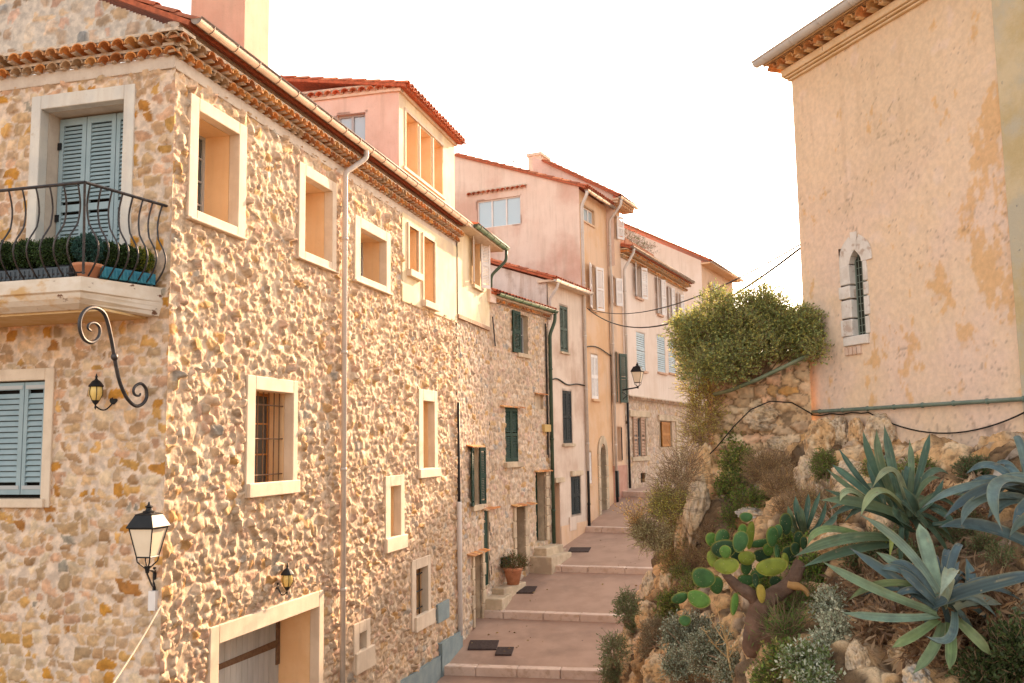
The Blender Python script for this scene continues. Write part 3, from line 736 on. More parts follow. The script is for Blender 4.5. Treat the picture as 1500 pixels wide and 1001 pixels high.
mb = MB(); fp = [rp(np.array(G1.pt(4.5, OB-.1, 0)[:2]), 2.2), rp(np.array(G1.pt(.5, OB-.1, 0)[:2]), 2.2), rp(np.array(G1.pt(.16, .06, 0)[:2]), 2.2)]; mb.tube(fp, .012, 5); mb.build('bottom_rail', m_iron, rail)
# ================================================================ foliage helpers
def leafcloud(V0, nrm, size, asp, cols, rg, jit=.25):
    """diamond leaves at points V0 with direction nrm -> verts, faces, colours"""
    n = len(V0); d = nrm/(np.linalg.norm(nrm, axis=1, keepdims=True)+1e-9); r = rg.normal(size=(n, 3)); s = np.cross(d, r); s /= np.linalg.norm(s, axis=1, keepdims=True)+1e-9
    L = size*rg.uniform(.6, 1.4, (n, 1)); Wd = L*asp
    b = np.cross(d, s); fold = b*Wd*.3
    P = np.stack([V0, V0+d*L*.5+s*Wd*.5+fold, V0+d*L, V0+d*L*.5-s*Wd*.5+fold], 1)
    c = np.array(cols)[rg.integers(0, len(cols), n)]*rg.uniform(1-jit, 1+jit, (n, 1))
    F = np.arange(4*n).reshape(n, 4)
    return P.reshape(-1, 3), F, np.repeat(c, 4, 0)
m_leaf = bpy.data.materials.new('leaf'); _n, _p = nodes(m_leaf); _a = _n.nodes.new('ShaderNodeAttribute'); _a.attribute_name = 'col'
_n.links.new(_a.outputs['Color'], _p.inputs['Base Color']); _p.inputs['Roughness'].default_value = .6
_t = _n.nodes.new('ShaderNodeBsdfTranslucent'); _n.links.new(_a.outputs['Color'], _t.inputs[0]); _mx = _n.nodes.new('ShaderNodeMixShader'); _mx.inputs[0].default_value = .35
_n.links.new(_p.outputs[0], _mx.inputs[1]); _n.links.new(_t.outputs[0], _mx.inputs[2]); _n.links.new(_mx.outputs[0], _n.nodes['Material Output'].inputs['Surface'])
m_twig = M('twig', (.20, .13, .08), (.28, .19, .12), 12, .9)
def sprigs(rg, blobs, n, per, ln, size, asp, cols, up=.5, stems=True, spread=.5, shell=.5, thick=.003, droop=0.0):
    """many short leafy shoots whose tips fill the given ellipsoid blobs (centre, radii)"""
    Ps = []; Ds = []; SV = []; SF = []
    vol = np.array([b[1][0]*b[1][1]*b[1][2] for b in blobs])**.8; pick = rg.choice(len(blobs), n, p=vol/vol.sum())
    for i in range(n):
        c, r = blobs[pick[i]]; c = np.array(c); r = np.array(r)
        u = rg.normal(size=3); u /= np.linalg.norm(u); k = shell+(1-shell)*rg.random()**.6
        base = c+u*r*k; d = u*np.array([1, 1, .6])+np.array([0, 0, up])+rg.normal(size=3)*spread; d /= np.linalg.norm(d)
        l = ln*rg.uniform(.5, 1.3); m = per
        s = (np.arange(m)+rg.random(m)*.7)/m
        p = base+d*l*s[:, None]+np.array([0, 0, -1])*droop*l*(s[:, None]**2); Ps.append(p)
        dd = d*.8+rg.normal(size=(m, 3))*.75; Ds.append(dd)
        if stems:
            q = base+d*l; a = np.cross(d, [0.3, .9, .2]); a = a/np.linalg.norm(a)*thick; b = len(SV)
            SV += [base-a, base+a, q+a*.4, q-a*.4]; SF.append((b, b+1, b+2, b+3))
    V, F, C = leafcloud(np.concatenate(Ps), np.concatenate(Ds), size, asp, cols, rg)
    return V, F, C, SV, SF
def shrub(name, label, cat, base, blobs, n, per, ln, size, asp, cols, seed=1, group=None, trunk=True, tcol=None, **k):
    rg = np.random.default_rng(seed); base = np.array(base, float)
    V, F, C, SV, SF = sprigs(rg, blobs, int(n*1.15), per, ln, size, asp, [tuple(min(.7, q*m) for q, m in zip(c, (1.3, 1.25, 1.05))) for c in cols], **k)
    t = thing(name, label, cat, base, group)
    link_mesh('foliage', V, F, m_leaf, t, False, C.clip(0.002, .9))
    mb = MB()
    for i in range(max(4, min(40, n//60))):
        c, r = blobs[rg.integers(len(blobs))]; e = np.array(c)+rg.normal(size=3)*np.array(r)*.5
        mid = (base+e)/2+rg.normal(size=3)*.04
        mb.tube([base+rg.normal(size=3)*.03, mid, e], [.014, .009, .004], 5, False)
    if SV: mb.add([tuple(p) for p in SV], SF)
    mb.build('stem', m_twig, t)
    return t
# ---------------------------------------------------------------- balcony things
GB = [(.035, .07, .02), (.05, .10, .025), (.07, .13, .03), (.03, .055, .02)]
def ball(c, r, label, cols, seed, n=260, pot=True, potmat=None, pr=.75):
    rg = np.random.default_rng(seed); base = (c[0], c[1], c[2]-r-.16)
    t = thing('potted_box_ball', label, 'potted plant', base, 'clipped plants in pots on the balcony')
    V, F, C, SV, SF = sprigs(rg, [(c, (r*.9,)*3)], n*5, 5, .06, .028, .55, cols, up=0, stems=False, shell=.75, spread=.5)
    link_mesh('foliage', V, F, m_leaf, t, False, C)
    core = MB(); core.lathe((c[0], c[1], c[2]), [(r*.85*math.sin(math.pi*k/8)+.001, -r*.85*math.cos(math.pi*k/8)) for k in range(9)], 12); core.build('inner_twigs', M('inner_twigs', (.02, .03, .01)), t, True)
    mb = MB(); mb.lathe((c[0], c[1], 2.15), [(r*pr*.7, 0), (r*pr*.95, .12), (r*pr*1.05, .13), (r*pr*1.05, .17), (r*pr*.9, .17), (r*pr*.85, .13)], 16); mb.build('pot', potmat or m_blk, t, True)
    return t
zc = 2.50
nb = ['outermost ball at the left edge of the photo', 'second ball from the left edge', 'third ball from the left edge', 'fourth ball, just left of the terracotta pot']
for i, t_ in enumerate((1.86, 1.50, 1.14, .84)):
    p = G1.pt(t_, .80-.0*i, zc); ball(p, .19, 'dark green clipped box ball, '+nb[i], GB, 40+i)
p = G1.pt(.56, .84, zc+.02); ball(p, .165, 'blue green round plant in the terracotta pot at the balcony corner', [(.04, .12, .10), (.06, .16, .13), (.03, .08, .07)], 50, potmat=m_terra, pr=1.1)
for i, (t_, o_) in enumerate(((.42, .58), (.30, .40), (.22, .20))):
    p = G1.pt(t_+.06, o_, zc-.02); ball(p, .16-.01*i, ['green box ball in the blue trough beside the terracotta pot', 'middle green box ball in the blue trough', 'yellow tinged box ball in the blue trough nearest the house wall'][i], [GB, GB, [(.30, .30, .03), (.18, .22, .03), (.08, .14, .03)]][i], 60+i)
f_ = Fr(G1.pt(.50, .80, 0)[:2], 0); a_ = np.array(G1.pt(.45, .78, 0)[:2]); b_ = np.array(G1.pt(.19, .08, 0)[:2]); dd = (b_-a_)/np.linalg.norm(b_-a_)
f_ = Fr(a_, math.atan2(dd[0], dd[1]), 1); mb = MB(); mb.box(f_, 0, np.linalg.norm(b_-a_), -.09, .09, 2.16, 2.30)
for i in range(14): mb.box(f_, .02+i*.05, .045+i*.05, .09, .10, 2.17, 2.27)
o = mb.build('plant_trough', M('blue_trough', (.03, .20, .30), (.04, .24, .34), 5, .5)); tag(o, 'bright blue plant trough along the right side of the balcony', 'planter'); bevel(o, .008)
mb = MB(); mb.box(G1, .72, 2.3, .62, .98, 2.15, 2.29)
for i in range(22): mb.box(G1, .74+i*.07, .775+i*.07, .98, .992, 2.16, 2.27)
o = mb.build('plant_trough', M('slate_trough', (.06, .08, .10), (.08, .10, .12), 5, .5)); tag(o, 'dark slate plant trough along the front of the balcony under the box balls', 'planter'); bevel(o, .008)
# scroll bracket
T_br = .17; fb_ = Fr(G1.pt(T_br, 0, 0)[:2], math.atan2(G1.N[0], G1.N[1]), 1)   # frame running out from the wall
sc = [(372, 515), (358, 503), (364, 486), (386, 482), (404, 498), (406, 525), (394, 550), (368, 562), (340, 545), (325, 505), (327, 465), (343, 435), (370, 420), (400, 424), (425, 445), (440, 485), (450, 530), (458, 570), (466, 620), (474, 665), (484, 710), (500, 755), (522, 795), (552, 820), (580, 812), (597, 785), (594, 750), (575, 729), (553, 737), (543, 757), (550, 775), (567, 778), (572, 768)]
mb = MB(); pth = []
for x, y in sc:
    t, z = fb_.px(x/2.78, 300+y/2.78); pth.append(np.array(fb_.pt(t, 0, z)))
sm = []
for i in range(len(pth)-1):
    a0, a1_, a2_, a3 = pth[max(0, i-1)], pth[i], pth[i+1], pth[min(len(pth)-1, i+2)]
    for s in np.linspace(0, 1, 4, endpoint=False): sm.append(.5*((2*a1_)+(-a0+a2_)*s+(2*a0-5*a1_+4*a2_-a3)*s*s+(-a0+3*a1_-3*a2_+a3)*s**3))
sm.append(pth[-1]); nn_ = len(sm); rs = [.010+.014*math.sin(math.pi*i/(nn_-1))**.5 for i in range(nn_)]
mb.tube(sm, rs, 8)
c = sm[int(nn_*.56)]; d_ = sm[int(nn_*.56)+1]-c; d_ /= np.linalg.norm(d_); mb.tube([c-d_*.04, c-d_*.015, c+d_*.015, c+d_*.04], [.028, .042, .042, .028], 10)
tag(mb.build('scroll_bracket', m_iron, None, True), 'S shaped wrought iron scroll bracket under the balcony', 'bracket')
# ---------------------------------------------------------------- lamps
def coach_lamp(fr, t, z, o, s, label, arm_dt=.0, flip=1):
    """small globe wall lantern on a curled arm; (t,o,z) is the glass centre"""
    L = thing('wall_lantern', label, 'wall lamp', fr.pt(t, 0, z-.1))
    c = np.array(fr.pt(t, o, z))
    g = MB(); g.lathe(c, [(s*r, s*h) for r, h in ((.03, -.115), (.060, -.085), (.085, -.03), (.088, .02), (.078, .075), (.06, .09))], 12); g.build('glass_globe', m_amber, L, True)
    k = MB(); k.lathe(c, [(s*r, s*h) for r, h in ((.09, .075), (.098, .085), (.085, .105), (.05, .15), (.022, .17), (.012, .19), (.018, .205), (.012, .22), (.003, .25))], 12)
    k.lathe(c, [(s*r, s*h) for r, h in ((.003, -.22), (.014, -.19), (.010, -.16), (.035, -.13), (.05, -.10), (.045, -.095))], 10)
    for i in range(6):
        an = i*math.pi/3; k.tube([c+s*np.array((r*math.cos(an), r*math.sin(an), h)) for r, h in ((.05, -.1), (.088, -.03), (.091, .02), (.081, .08))], s*.005, 5)
    k.build('lantern_frame', m_blk, L)
    a = MB(); w0 = np.array(fr.pt(t+arm_dt, 0, z-.09*s)); pts = []
    for i in range(11):
        u = i/10; p = c*(1-u)+w0*u; pts.append((p[0], p[1], c[2]-s*.17-(s*.09)*math.sin(math.pi*u)+u*s*.08))
    a.tube(pts, .010*s, 6); a.tube([fr.pt(t+arm_dt, -.02, z-.09*s), fr.pt(t+arm_dt, .03, z-.09*s)], .055*s, 12); a.build('lamp_arm', m_blk, L)
    return L
tl, zl = G1.px(163, 590)[0], G1.px(155, 577)[1]
coach_lamp(G1, tl+.05, zl, .24, 1.0, 'small black lantern with amber glass below the balcony on the shaded gable wall', -.10)
tl, zl = W1.px(404, 850)
coach_lamp(W1, tl+.05, zl, .17, 1.05, 'small amber globe lantern on the sunlit wall above the garage doorway')
def street_lantern(c, s, label, arm, rot=.0, box=None):
    """four sided tapered lantern; c = centre of the top edge of the glass"""
    L = thing('street_lantern', label, 'street lamp', (c[0], c[1], c[2]-s*.9)); c = np.array(c, float); q = math.sqrt(2)
    g = MB(); g.lathe(c, [(s*.125*q, -.50*s), (s*.222*q, -.01*s)], 4, rot=rot); g.build('glass', m_lampg, L)
    k = MB()
    for i in range(4):
        an = math.pi/4*(2*i+1)+rot; e = np.array((math.cos(an), math.sin(an), 0))
        k.tube([c+e*s*.128*q+np.array((0, 0, -.51*s)), c+e*s*.226*q], .011*s, 6)
        an2 = math.pi/4*(2*i+3)+rot; e2 = np.array((math.cos(an2), math.sin(an2), 0))
        k.tube([c+e*s*.128*q+np.array((0, 0, -.50*s)), c+e2*s*.128*q+np.array((0, 0, -.50*s))], .014*s, 6)
        k.tube([c+e*s*.228*q, c+e2*s*.228*q], .016*s, 6)
        k.tube([c+e*s*.13*q+np.array((0, 0, -.5*s)), c+e*s*.12*q+np.array((0, 0, -.58*s)), c+e*s*.03+np.array((0, 0, -.70*s))], .012*s, 6)
    k.tube([c+np.array((0, 0, -.66*s)), c+np.array((0, 0, -.78*s))], [.05*s, .03*s], 10)
    k.build('lantern_frame', m_blk, L)
    r = MB(); r.lathe(c, [(s*.26*q, .0), (s*.265*q, .02*s), (s*.165*q, .22*s), (s*.17*q, .235*s), (s*.06*q, .27*s)], 4, rot=rot)
    r.lathe(c, [(s*a, s*b) for a, b in ((.10, .25), (.105, .28), (.06, .30), (.05, .34), (.075, .36), (.03, .39), (.015, .44), (.002, .45))], 12)
    bevel(r.build('lantern_roof', m_blk, L), .006)
    a = MB(); arm(a, c, s); a.build('wall_bracket', m_blk, L)
    if box: bb = MB(); box(bb); bb.build('junction_box', m_wpipe, L)
    return L
# big lantern at the corner
cl = at(217.5, 773, 11.5)
def arm1(a, c, s):
    w0 = np.array(G1.pt(.06, .03, -1.62)); b = c+np.array((0, 0, -.72*s))
    a.tube([b, b*.5+w0*.5+np.array((0, 0, .06)), w0+np.array((0, 0, .1))], .018, 8); a.tube([w0+np.array((0, 0, .16)), w0+np.array((0, 0, -.14))], .022, 8)
    a.tube([b+np.array((0, 0, -.05)), b*.4+w0*.6+np.array((0, 0, -.1)), w0+np.array((0, 0, -.10))], .012, 8)
def bx1(m):
    z = -1.87; m.box(G1, .0, .10, .02, .09, z-.12, z+.12)
street_lantern(cl, .70, 'large black four sided street lantern with frosted glass on the house corner', arm1, rot=-.22, box=bx1)
cable = MB(); a = np.array(G1.pt(-.06, .05, -1.93)); b = at(160, 1010, 10.6)
cable.tube([a+(b-a)*u+np.array((0, 0, -.03*math.sin(math.pi*u))) for u in np.linspace(0, 1, 12)], .010, 8)
tag(cable.build('rope', M('pale_rope', (.62, .50, .38), (.7, .58, .45), 30, .9)), 'pale rope stretched down from the junction box under the large lantern', 'rope')
# ================================================================ chimney and roof room of house 1
fc = W1.shift(-.35); ta = fc.px(357.5, 60)[0]; tbb = fc.px(394, 60)[0]
ch = MB(); ch.box(fc, ta, tbb, -1.0, 0, 5.7, 9.5); ch.box(fc, ta-.06, tbb+.06, -1.06, .06, 9.5, 9.62); bevel(ch.build('chimney', M('chimney_render', (.60, .38, .28), (.66, .44, .33), 2, .9, .003, 40, streak=.35), H1), .01)
fd = W1.shift(-.12); td0 = fd.px(584.5, 240)[0]; td1 = fd.px(665.5, 215)[0]; zt0 = fd.px(586, 134)[1]; zt1 = fd.px(666, 212)[1]; print('dormer', td0, td1, zt0, zt1)
fd.P = fd.P+fd.T*td0; Ld = td1-td0; gd = Fr(fd.P, A1-math.pi/2, -1)
DH = thing('roof_room', 'pink and cream attic storey with three tall openings on the big stone house roof', 'attic storey', fd.pt(0, 0, 6.1))
ZT = (zt0+zt1)/2-.02
wd_ = [fd.rect(*q) for q in ((594, 163, 611.5, 257), (615, 186, 631.5, 272), (634.5, 203, 648.5, 286))]
plaster(fd, 0, Ld, 5.7, ZT, 'front_wall', m_cream, DH, wd_)
for q in wd_: reveal_only(fd, q, .35, DH); shutter(fd, q[0], q[1], q[2], q[3], -.33, m_wsh, DH)
sm_ = MB(); sm_.box(fd, wd_[0][0]-.15, wd_[2][1]+.15, -.02, .035, wd_[0][2]-.10, wd_[0][2]-.03)
for q in wd_:
    sm_.box(fd, q[0]-.06, q[0], -.02, .022, q[2]-.03, q[3]); 
sm_.box(fd, wd_[0][0]-.06, wd_[2][1]+.06, -.02, .022, wd_[0][3], wd_[0][3]+.07); sm_.build('window_surround', m_trim, DH)
wl = gd.rect(535, 165, 493, 212); wl = (wl[0], wl[1], gd.px(520, 222)[1]-.25, gd.px(515, 167)[1])
plaster(gd, 0, 3.2, 5.7, ZT+.25, 'side_wall', m_pinkd, DH, [wl]); reveal_only(gd, wl, .14, DH, m_pinkd); pane(gd, wl, .12, DH, 2, 1, gmat=m_glassb, curtain=True)
body(fd, .45, Ld, 3.2, 5.7, ZT, 'rear_wall', m_pinkd, DH, o=-.6)
es = MB(); es.box(fd, -.06, Ld+.06, -.1, .06, ZT-.02, ZT+.05); es.box(gd, -.06, 3.2, -.1, .05, ZT-.01, ZT+.06); es.build('cornice_band', m_trim, DH)
g_ = MB(); genoise(g_, gd, -.1, 3.1, ZT+.07, -.02, .14, cols=TCR); g_.build('tile_cornice', m_tile, DH, False, True)
sl2 = .16; cs2 = math.cos(math.atan(sl2)); sn2 = math.sin(math.atan(sl2))
roof_slab('roof', DH, fd.pt(-.14, .20, ZT+.10), (*fd.T, 0), (-fd.N[0]*cs2, -fd.N[1]*cs2, sn2), Ld+.3, 3.3)
# ================================================================ house 2: narrow cream house with green gutter
zpl = W1.px(690, 470)[1]; ze2 = 5.70
H2 = thing('cream_house', 'narrow cream house with white shutters and green gutter, joined to the big stone house', 'house', W1.pt(TE+1.4, 0, -4.9))
fw = W1.shift(.0); wq = fw.rect(688.5, 345, 700, 422)
plaster(W1, TE+.09, T2, zpl, ze2, 'upper_wall', m_cream, H2, [wq], o=.07)
pb_ = MB(); pb_.box(W1, TE+.09, T2+.01, -.1, .10, zpl-.10, zpl); pb_.box(W1, T2-.005, T2+.012, -1.5, .068, zpl, ze2); pb_.build('brick_edge', M('brick_edge', (.36, .22, .15), (.48, .34, .25), 16, .9, .01, 30), H2)
reveal_only(W1, wq, .3, H2, front=.07); pane(W1, wq, .28, H2, 2, 3)
open_pair(W1, wq[0], wq[1], wq[2], wq[3], m_wsh, H2, lw=.36, o=.09, ang=(.3, .5), th=.03)
sb = MB(); sb.box(W1, wq[0]-.12, wq[1]+.12, .05, .16, wq[2]-.12, wq[2]-.02); sb.build('window_sill', m_bstone, H2)
gutter(W1, T2-2.75, T2+.42, .50, ze2+.10, H2, m_greenp, r=.085, name='green_gutter')
fb = MB(); fb.prism(W1, [(TE-.0, ze2-.02), (T2+.3, ze2-.02), (T2+.3, ze2+.06), (TE, ze2+.06)], -.3, .44); fb.build('eave_board', m_trim, H2)
roof_slab('roof', H2, W1.pt(T2-2.7, .46, ze2+.09), (*W1.T, 0), (-W1.N[0]*.95, -W1.N[1]*.95, .3), 3.0, 2.0)
downpipe([W1.pt(T2+.36, .50, ze2+.02), W1.pt(T2+.36, .50, ze2-.28), W1.pt(T2+.05, .12, ze2-.75), W1.pt(T2+.05, .10, ze2-1.4)], H2, m_greenp, .045, name='green_downpipe')
body(W1, TE+.1, T2-.01, 7, -6.1, ze2, 'rear_wall', m_pinkd, H2, o=-.8)
# lower stone openings of house 2
def stone_open(fr, rc, H, depth, hood=None, back=None, jamb=True):
    reveal_only(fr, rc, depth, H, m_bstone, front=.01)
    if hood: ledge_tiles(fr, hood[0], hood[1], hood[2], H)
# ================================================================ the stone house with green shutters
H3 = thing('stone_cottage', 'rubble stone house with dark green shutters, green gutter and doorways onto the stepped street', 'house', W2.pt(0, 0, -4.9))
zt3 = 4.19
def R2(*q): return W2.rect(*q)
s_low = W2.rect(738.5, 597, 758.5, 676); s_up = (W2.px(757, 480)[0], W2.px(772, 480)[0], W2.px(765, 518)[1], W2.px(765, 462)[1])
nic = W2.rect(783, 578, 795, 600)
dA = W1.rect(692.5, 812, 705, 912); dB = W1.rect(707.5, 748, 716, 856)
dC = W2.rect(754, 742, 768, 836); dD = W2.rect(783, 692, 799, 792); wA = W1.rect(690, 657, 700, 738)
s2holes = [s_low, s_up, nic, dC, dD]
rubble(W2, 0.0, tb[0]-.0, -5.2, zt3, 'facade_stonework', H3, s2holes, rest=.028, resz=.028, sw=(.12, .34), sh=(.09, .19), amp=.05, seed=31, flat=.25, contrast=.9, mort=(.60, .46, .34), wts=(4, 4, 3, 4, 1.8, 1, .8, 3, 4, 3))
rubble(W1, TE+.06, T2+.02, -5.2, zpl+.02, 'side_facade_stonework', H3, [dA, dB, wA], rest=.026, resz=.026, sw=(.10, .28), sh=(.09, .18), amp=.055, seed=41, flat=.2, mort=(.60, .46, .34))
for fr, rc, hood, dp in ((W1, dA, (683, 707, 803), .35), (W1, dB, (704, 726, 740), .03), (W1, wA, None, .3), (W2, dC, (748, 778, 737), .4), (W2, dD, (781, 804, 688), .35), (W2, s_low, (731, 763, 592), .12), (W2, s_up, None, .2), (W2, nic, (781, 797, 574), .1)):
    reveal_only(fr, rc, dp, H3, m_bstone, front=.02)
    if hood: a = fr.px(hood[0], hood[2])[0]; b = fr.px(hood[1], hood[2])[0]; ledge_tiles(fr, a, b, rc[3]+.0, H3, out=.22 if rc in (dA, dC) else .16)
def plank(fr, rc, depth, mat, H, name='door', n=4):
    mb = MB(); w_ = (rc[1]-rc[0])/n
    for k in range(n): mb.box(fr, rc[0]+k*w_+.004, rc[0]+(k+1)*w_-.004, -depth-.04, -depth, rc[2], rc[3])
    mb.box(fr, rc[0], rc[1], -depth-.05, -depth-.03, rc[2], rc[3]); return mb.build(name, mat, H)
backpanel(W1, dA, .35, H3); plank(W1, dA, .30, m_wood, H3); g1 = plank(W1, dB, .015, m_gsh, H3, 'green_door'); plank(W2, dC, .32, m_dsh, H3); g2 = plank(W2, dD, .25, m_gsh, H3, 'green_door')
mb = MB(); mb.lathe(W1.pt(dB[1]-.12, -.06, dB[2]+1.0), [(.02, -.02), (.03, 0), (.02, .02)], 8); mb.build('handle', m_blk, g1)
pane(W1, wA, .25, H3, 1, 2, gmat=m_glassb); open_pair(W1, wA[0], wA[1], wA[2]-.02, wA[3]+.02, m_gsh, H3, lw=.34, o=.05, ang=(.15, .2), th=.035)
sb = MB(); sb.box(W1, wA[0]-.15, wA[1]+.15, 0, .12, wA[2]-.16, wA[2]-.01); sb.each('window_sill', m_bstone, H3, .01)
ledge_tiles(W1, wA[0]-.5, wA[1]+.1, wA[3]+.03, H3, out=.2)
c_ = (s_low[0]+s_low[1])/2
shutter(W2, s_low[0]-.02, c_-.004, s_low[2], s_low[3], -.02, m_gsh, H3); shutter(W2, c_+.004, s_low[1]+.02, s_low[2], s_low[3], -.02, m_gsh, H3)
sb = MB(); sb.box(W2, s_low[0]-.12, s_low[1]+.14, 0, .14, s_low[2]-.17, s_low[2]-.02); sb.box(W2, s_up[0]-.1, s_up[1]+.15, 0, .1, s_up[2]-.14, s_up[2]-.01); sb.each('window_sill', m_bstone, H3, .01)
pane(W2, s_up, .15, H3, 1, 2); shutter(W2, s_up[0]-.42, s_up[0]+.12, s_up[2]-.02, s_up[3]+.06, .05, m_gsh, H3)
backpanel(W2, nic, .06, H3, m_bstone, 'niche_back')
fr3 = MB(); genoise(fr3, W2, -.1, tb[0]+.05, zt3+.02, -.02, .16, sp=.20, r=.085); fr3.build('tile_cornice', m_tile, H3, False, True)
eb = MB(); eb.box(W2, -.1, tb[0]+.05, -.3, .20, zt3+.12, zt3+.2); eb.build('eave_board', m_trim, H3)
pk = MB(); pk.box(W2, -.16, .22, -.5, .19, zt3-.06, zt3+.32); bevel(pk.build('eave_end_block', m_pink, H3), .01)
gutter(W2, .2, tb[0]+.15, .27, zt3+.24, H3, m_greenp, r=.08, name='green_gutter')
roof_slab('roof', H3, W2.pt(-.1, .24, zt3+.25), (*W2.T, 0), (-W2.N[0]*.94, -W2.N[1]*.94, .34), tb[0]+.2, 3.4)
ty = tb[0]-.08
downpipe([W2.pt(tb[0]+.05, .27, zt3+.15), W2.pt(tb[0]+.05, .25, zt3-.1), W2.pt(ty, .12, zt3-.55), W2.pt(ty, .12, W2.px(808, 800)[1])], H3, m_greenp, .06, name='green_downpipe', bands=2.2)
cw = MB(); cw.tube([W2.pt(ty-.22, .06, z) for z in np.linspace(zt3-.2, -.3, 8)], .022, 6); cw.tube([W2.pt(ty-.16, .06, z) for z in np.linspace(zt3-.3, -.4, 8)], .014, 6); cw.build('cable_run', m_cab, H3)
jb = MB(); q = W2.rect(793, 622, 804, 633); jb.box(W2, q[0], q[1], .02, .12, q[2], q[3]); jb.build('junction_box', M('ochre_box', (.55, .38, .15)), H3)
body(W2, .02, tb[0], 5, -6.1, zt3, 'rear_wall', m_pinkd, H3, o=-.8)
# quoins and dressed jambs in large blocks
qb = MB()
for fr, rc in ((W1, dA), (W2, dC), (W2, dD)):
    z = rc[2]; k = 0
    while z < rc[3]-.05:
        h = rgt.uniform(.25, .5); z2 = min(z+h, rc[3]); w_ = .30 if k % 2 else .2
        qb.box(fr, rc[1], rc[1]+w_, -.05, .075, z+.008, z2-.008)
        if fr is not W2 or rc is dC: qb.box(fr, rc[0]-w_*.8, rc[0], -.05, .07, z+.008, z2-.008)
        z = z2; k += 1
qb.each('jamb_stone', m_bstone, H3, .02)
rb = MB(); rb.tube([W2.pt(.18, .08, 3.75), W2.pt(.33, .08, 2.9)], .02, 5); rb.build('tie_rod', m_iron, H3)
# doorsteps
def steps(fr, t0, t1, o1, z0, z1, H, name='doorstep'):
    mb = MB(); mb.box(fr, t0, t1, -.1, o1, z0, z1); b = mb.build(name, m_bstone, H); bevel(b, .03, 3); return b
tA = W1.px(707, 880)[0]
steps(W1, tA+.02, T2+.25, .55, -5.2, -4.12, H3, 'stone_ledge'); steps(W2, .0, W2.px(752, 850)[0], .42, -5.0, -3.95, H3, 'stone_ledge')
steps(W2, dD[0]-.5, dD[1]+.35, .75, -4.6, -3.38, H3); steps(W2, dD[0]-.2, dD[1]+.4, .45, -4.6, -3.15, H3)
gb = MB(); q = W2.rect(733, 817, 745, 829); gb.box(W2, q[0], q[1], .02, .08, q[2], q[3]); gb.build('meter_cupboard', m_gsh, H3)
# ================================================================ small dusty pink house
H4 = thing('pink_house', 'small dusty pink house with dark shutters between the stone house and the orange front', 'house', W2.pt(tb[0], 0, -4))
ze4 = 5.44; a0_, a1_ = tb[0], tb[1]
q1 = W2.rect(818.5, 447, 831.5, 517); q2 = W2.rect(822.5, 572, 837.5, 649); q3 = W2.rect(835, 699, 850, 752); q4 = (W2.px(812, 750)[0], W2.px(819, 750)[0], -3.6, W2.px(815, 707)[1])
plaster(W2, a0_, a1_, -4.6, ze4, 'facade', m_pinks, H4, [q1, q2, q3, q4], o=.03)
lo = MB(); lo.box(W2, q4[1]+.05, a1_, -.05, .05, -4.6, q3[2]-.30); lo.build('plinth', m_peach, H4)
for q, mt in ((q1, m_ggsh), (q2, m_dsh), (q3, m_dsh)):
    reveal_only(W2, q, .16, H4, m_pinks, front=.03); c_ = (q[0]+q[1])/2
    shutter(W2, q[0], c_-.004, q[2], q[3], -.02, mt, H4); shutter(W2, c_+.004, q[1], q[2], q[3], -.02, mt, H4); backpanel(W2, q, .1, H4)
reveal_only(W2, q4, .4, H4, m_peach, front=.03); backpanel(W2, q4, .4, H4); 
lt = MB(); lt.box(W2, q4[0]-.12, q4[1]+.25, .0, .14, q4[3], q4[3]+.16); lt.box(W2, q3[0]-.05, q3[1]+.1, 0, .12, q3[3]+.03, q3[3]+.20); lt.box(W2, q2[0]-.1, q2[1]+.1, 0, .12, q2[2]-.12, q2[2]-.02); lt.box(W2, q1[0]-.05, q1[1]+.05, 0, .1, q1[2]-.08, q1[2]-.01); lt.each('lintel', m_bstone, H4, .01)
steps(W2, q4[0]-.1, q4[1]+.3, .25, -4.2, -3.38, H4)
G4 = Fr(W2.pt(a0_, 0, 0)[:2], A2-math.pi/2, -1); g4a = G4.px(722, 388); g4s = (g4a[1]-ze4)/g4a[0]; g4s = min(.35, max(.12, g4s)); print('g4', g4a, g4s)
plaster(G4, 0, 7, 3, 9, 'side_wall', m_white, H4, (), ztop=lambda t: ze4+.05+g4s*t)
cs4 = math.cos(math.atan(g4s)); sn4 = math.sin(math.atan(g4s))
roof_slab('roof', H4, W2.pt(a0_-.16, .30, ze4+.08), (*W2.T, 0), (-W2.N[0]*cs4, -W2.N[1]*cs4, sn4), a1_-a0_+.2, 5)
gutter(W2, a0_-.1, a1_+.1, .36, ze4+.04, H4, m_zincg, r=.08)
eb = MB(); eb.box(W2, a0_-.1, a1_, -.3, .30, ze4-.03, ze4+.05); eb.build('eave_board', m_trim, H4)
downpipe([W2.pt(a0_+.12, .36, ze4), W2.pt(a0_+.12, .34, ze4-.2), W2.pt(a0_+.02, .10, ze4-.6), W2.pt(a0_+.02, .10, ze4-1.3)], H4, m_zincg, .05)
body(W2, a0_+.5, a1_, 7, -6.1, ze4, 'rear_wall', m_pinks, H4, o=-.8)
pq = W2.rect(832, 758, 842, 776); mb = MB(); mb.box(W2, pq[0], pq[1], .05, .07, pq[2], pq[3]); mb.build('wall_hatch', m_pinks, H4)
cw = MB(); zz = W2.px(840, 561)[1]
cw.tube([W2.pt(a0_+.05+(a1_-a0_-.1)*u, .06, zz+.12*math.sin(u*9)*(1-u)-.05) for u in np.linspace(0, 1, 16)], .025, 6); cw.build('cable_run', m_cab, H4)
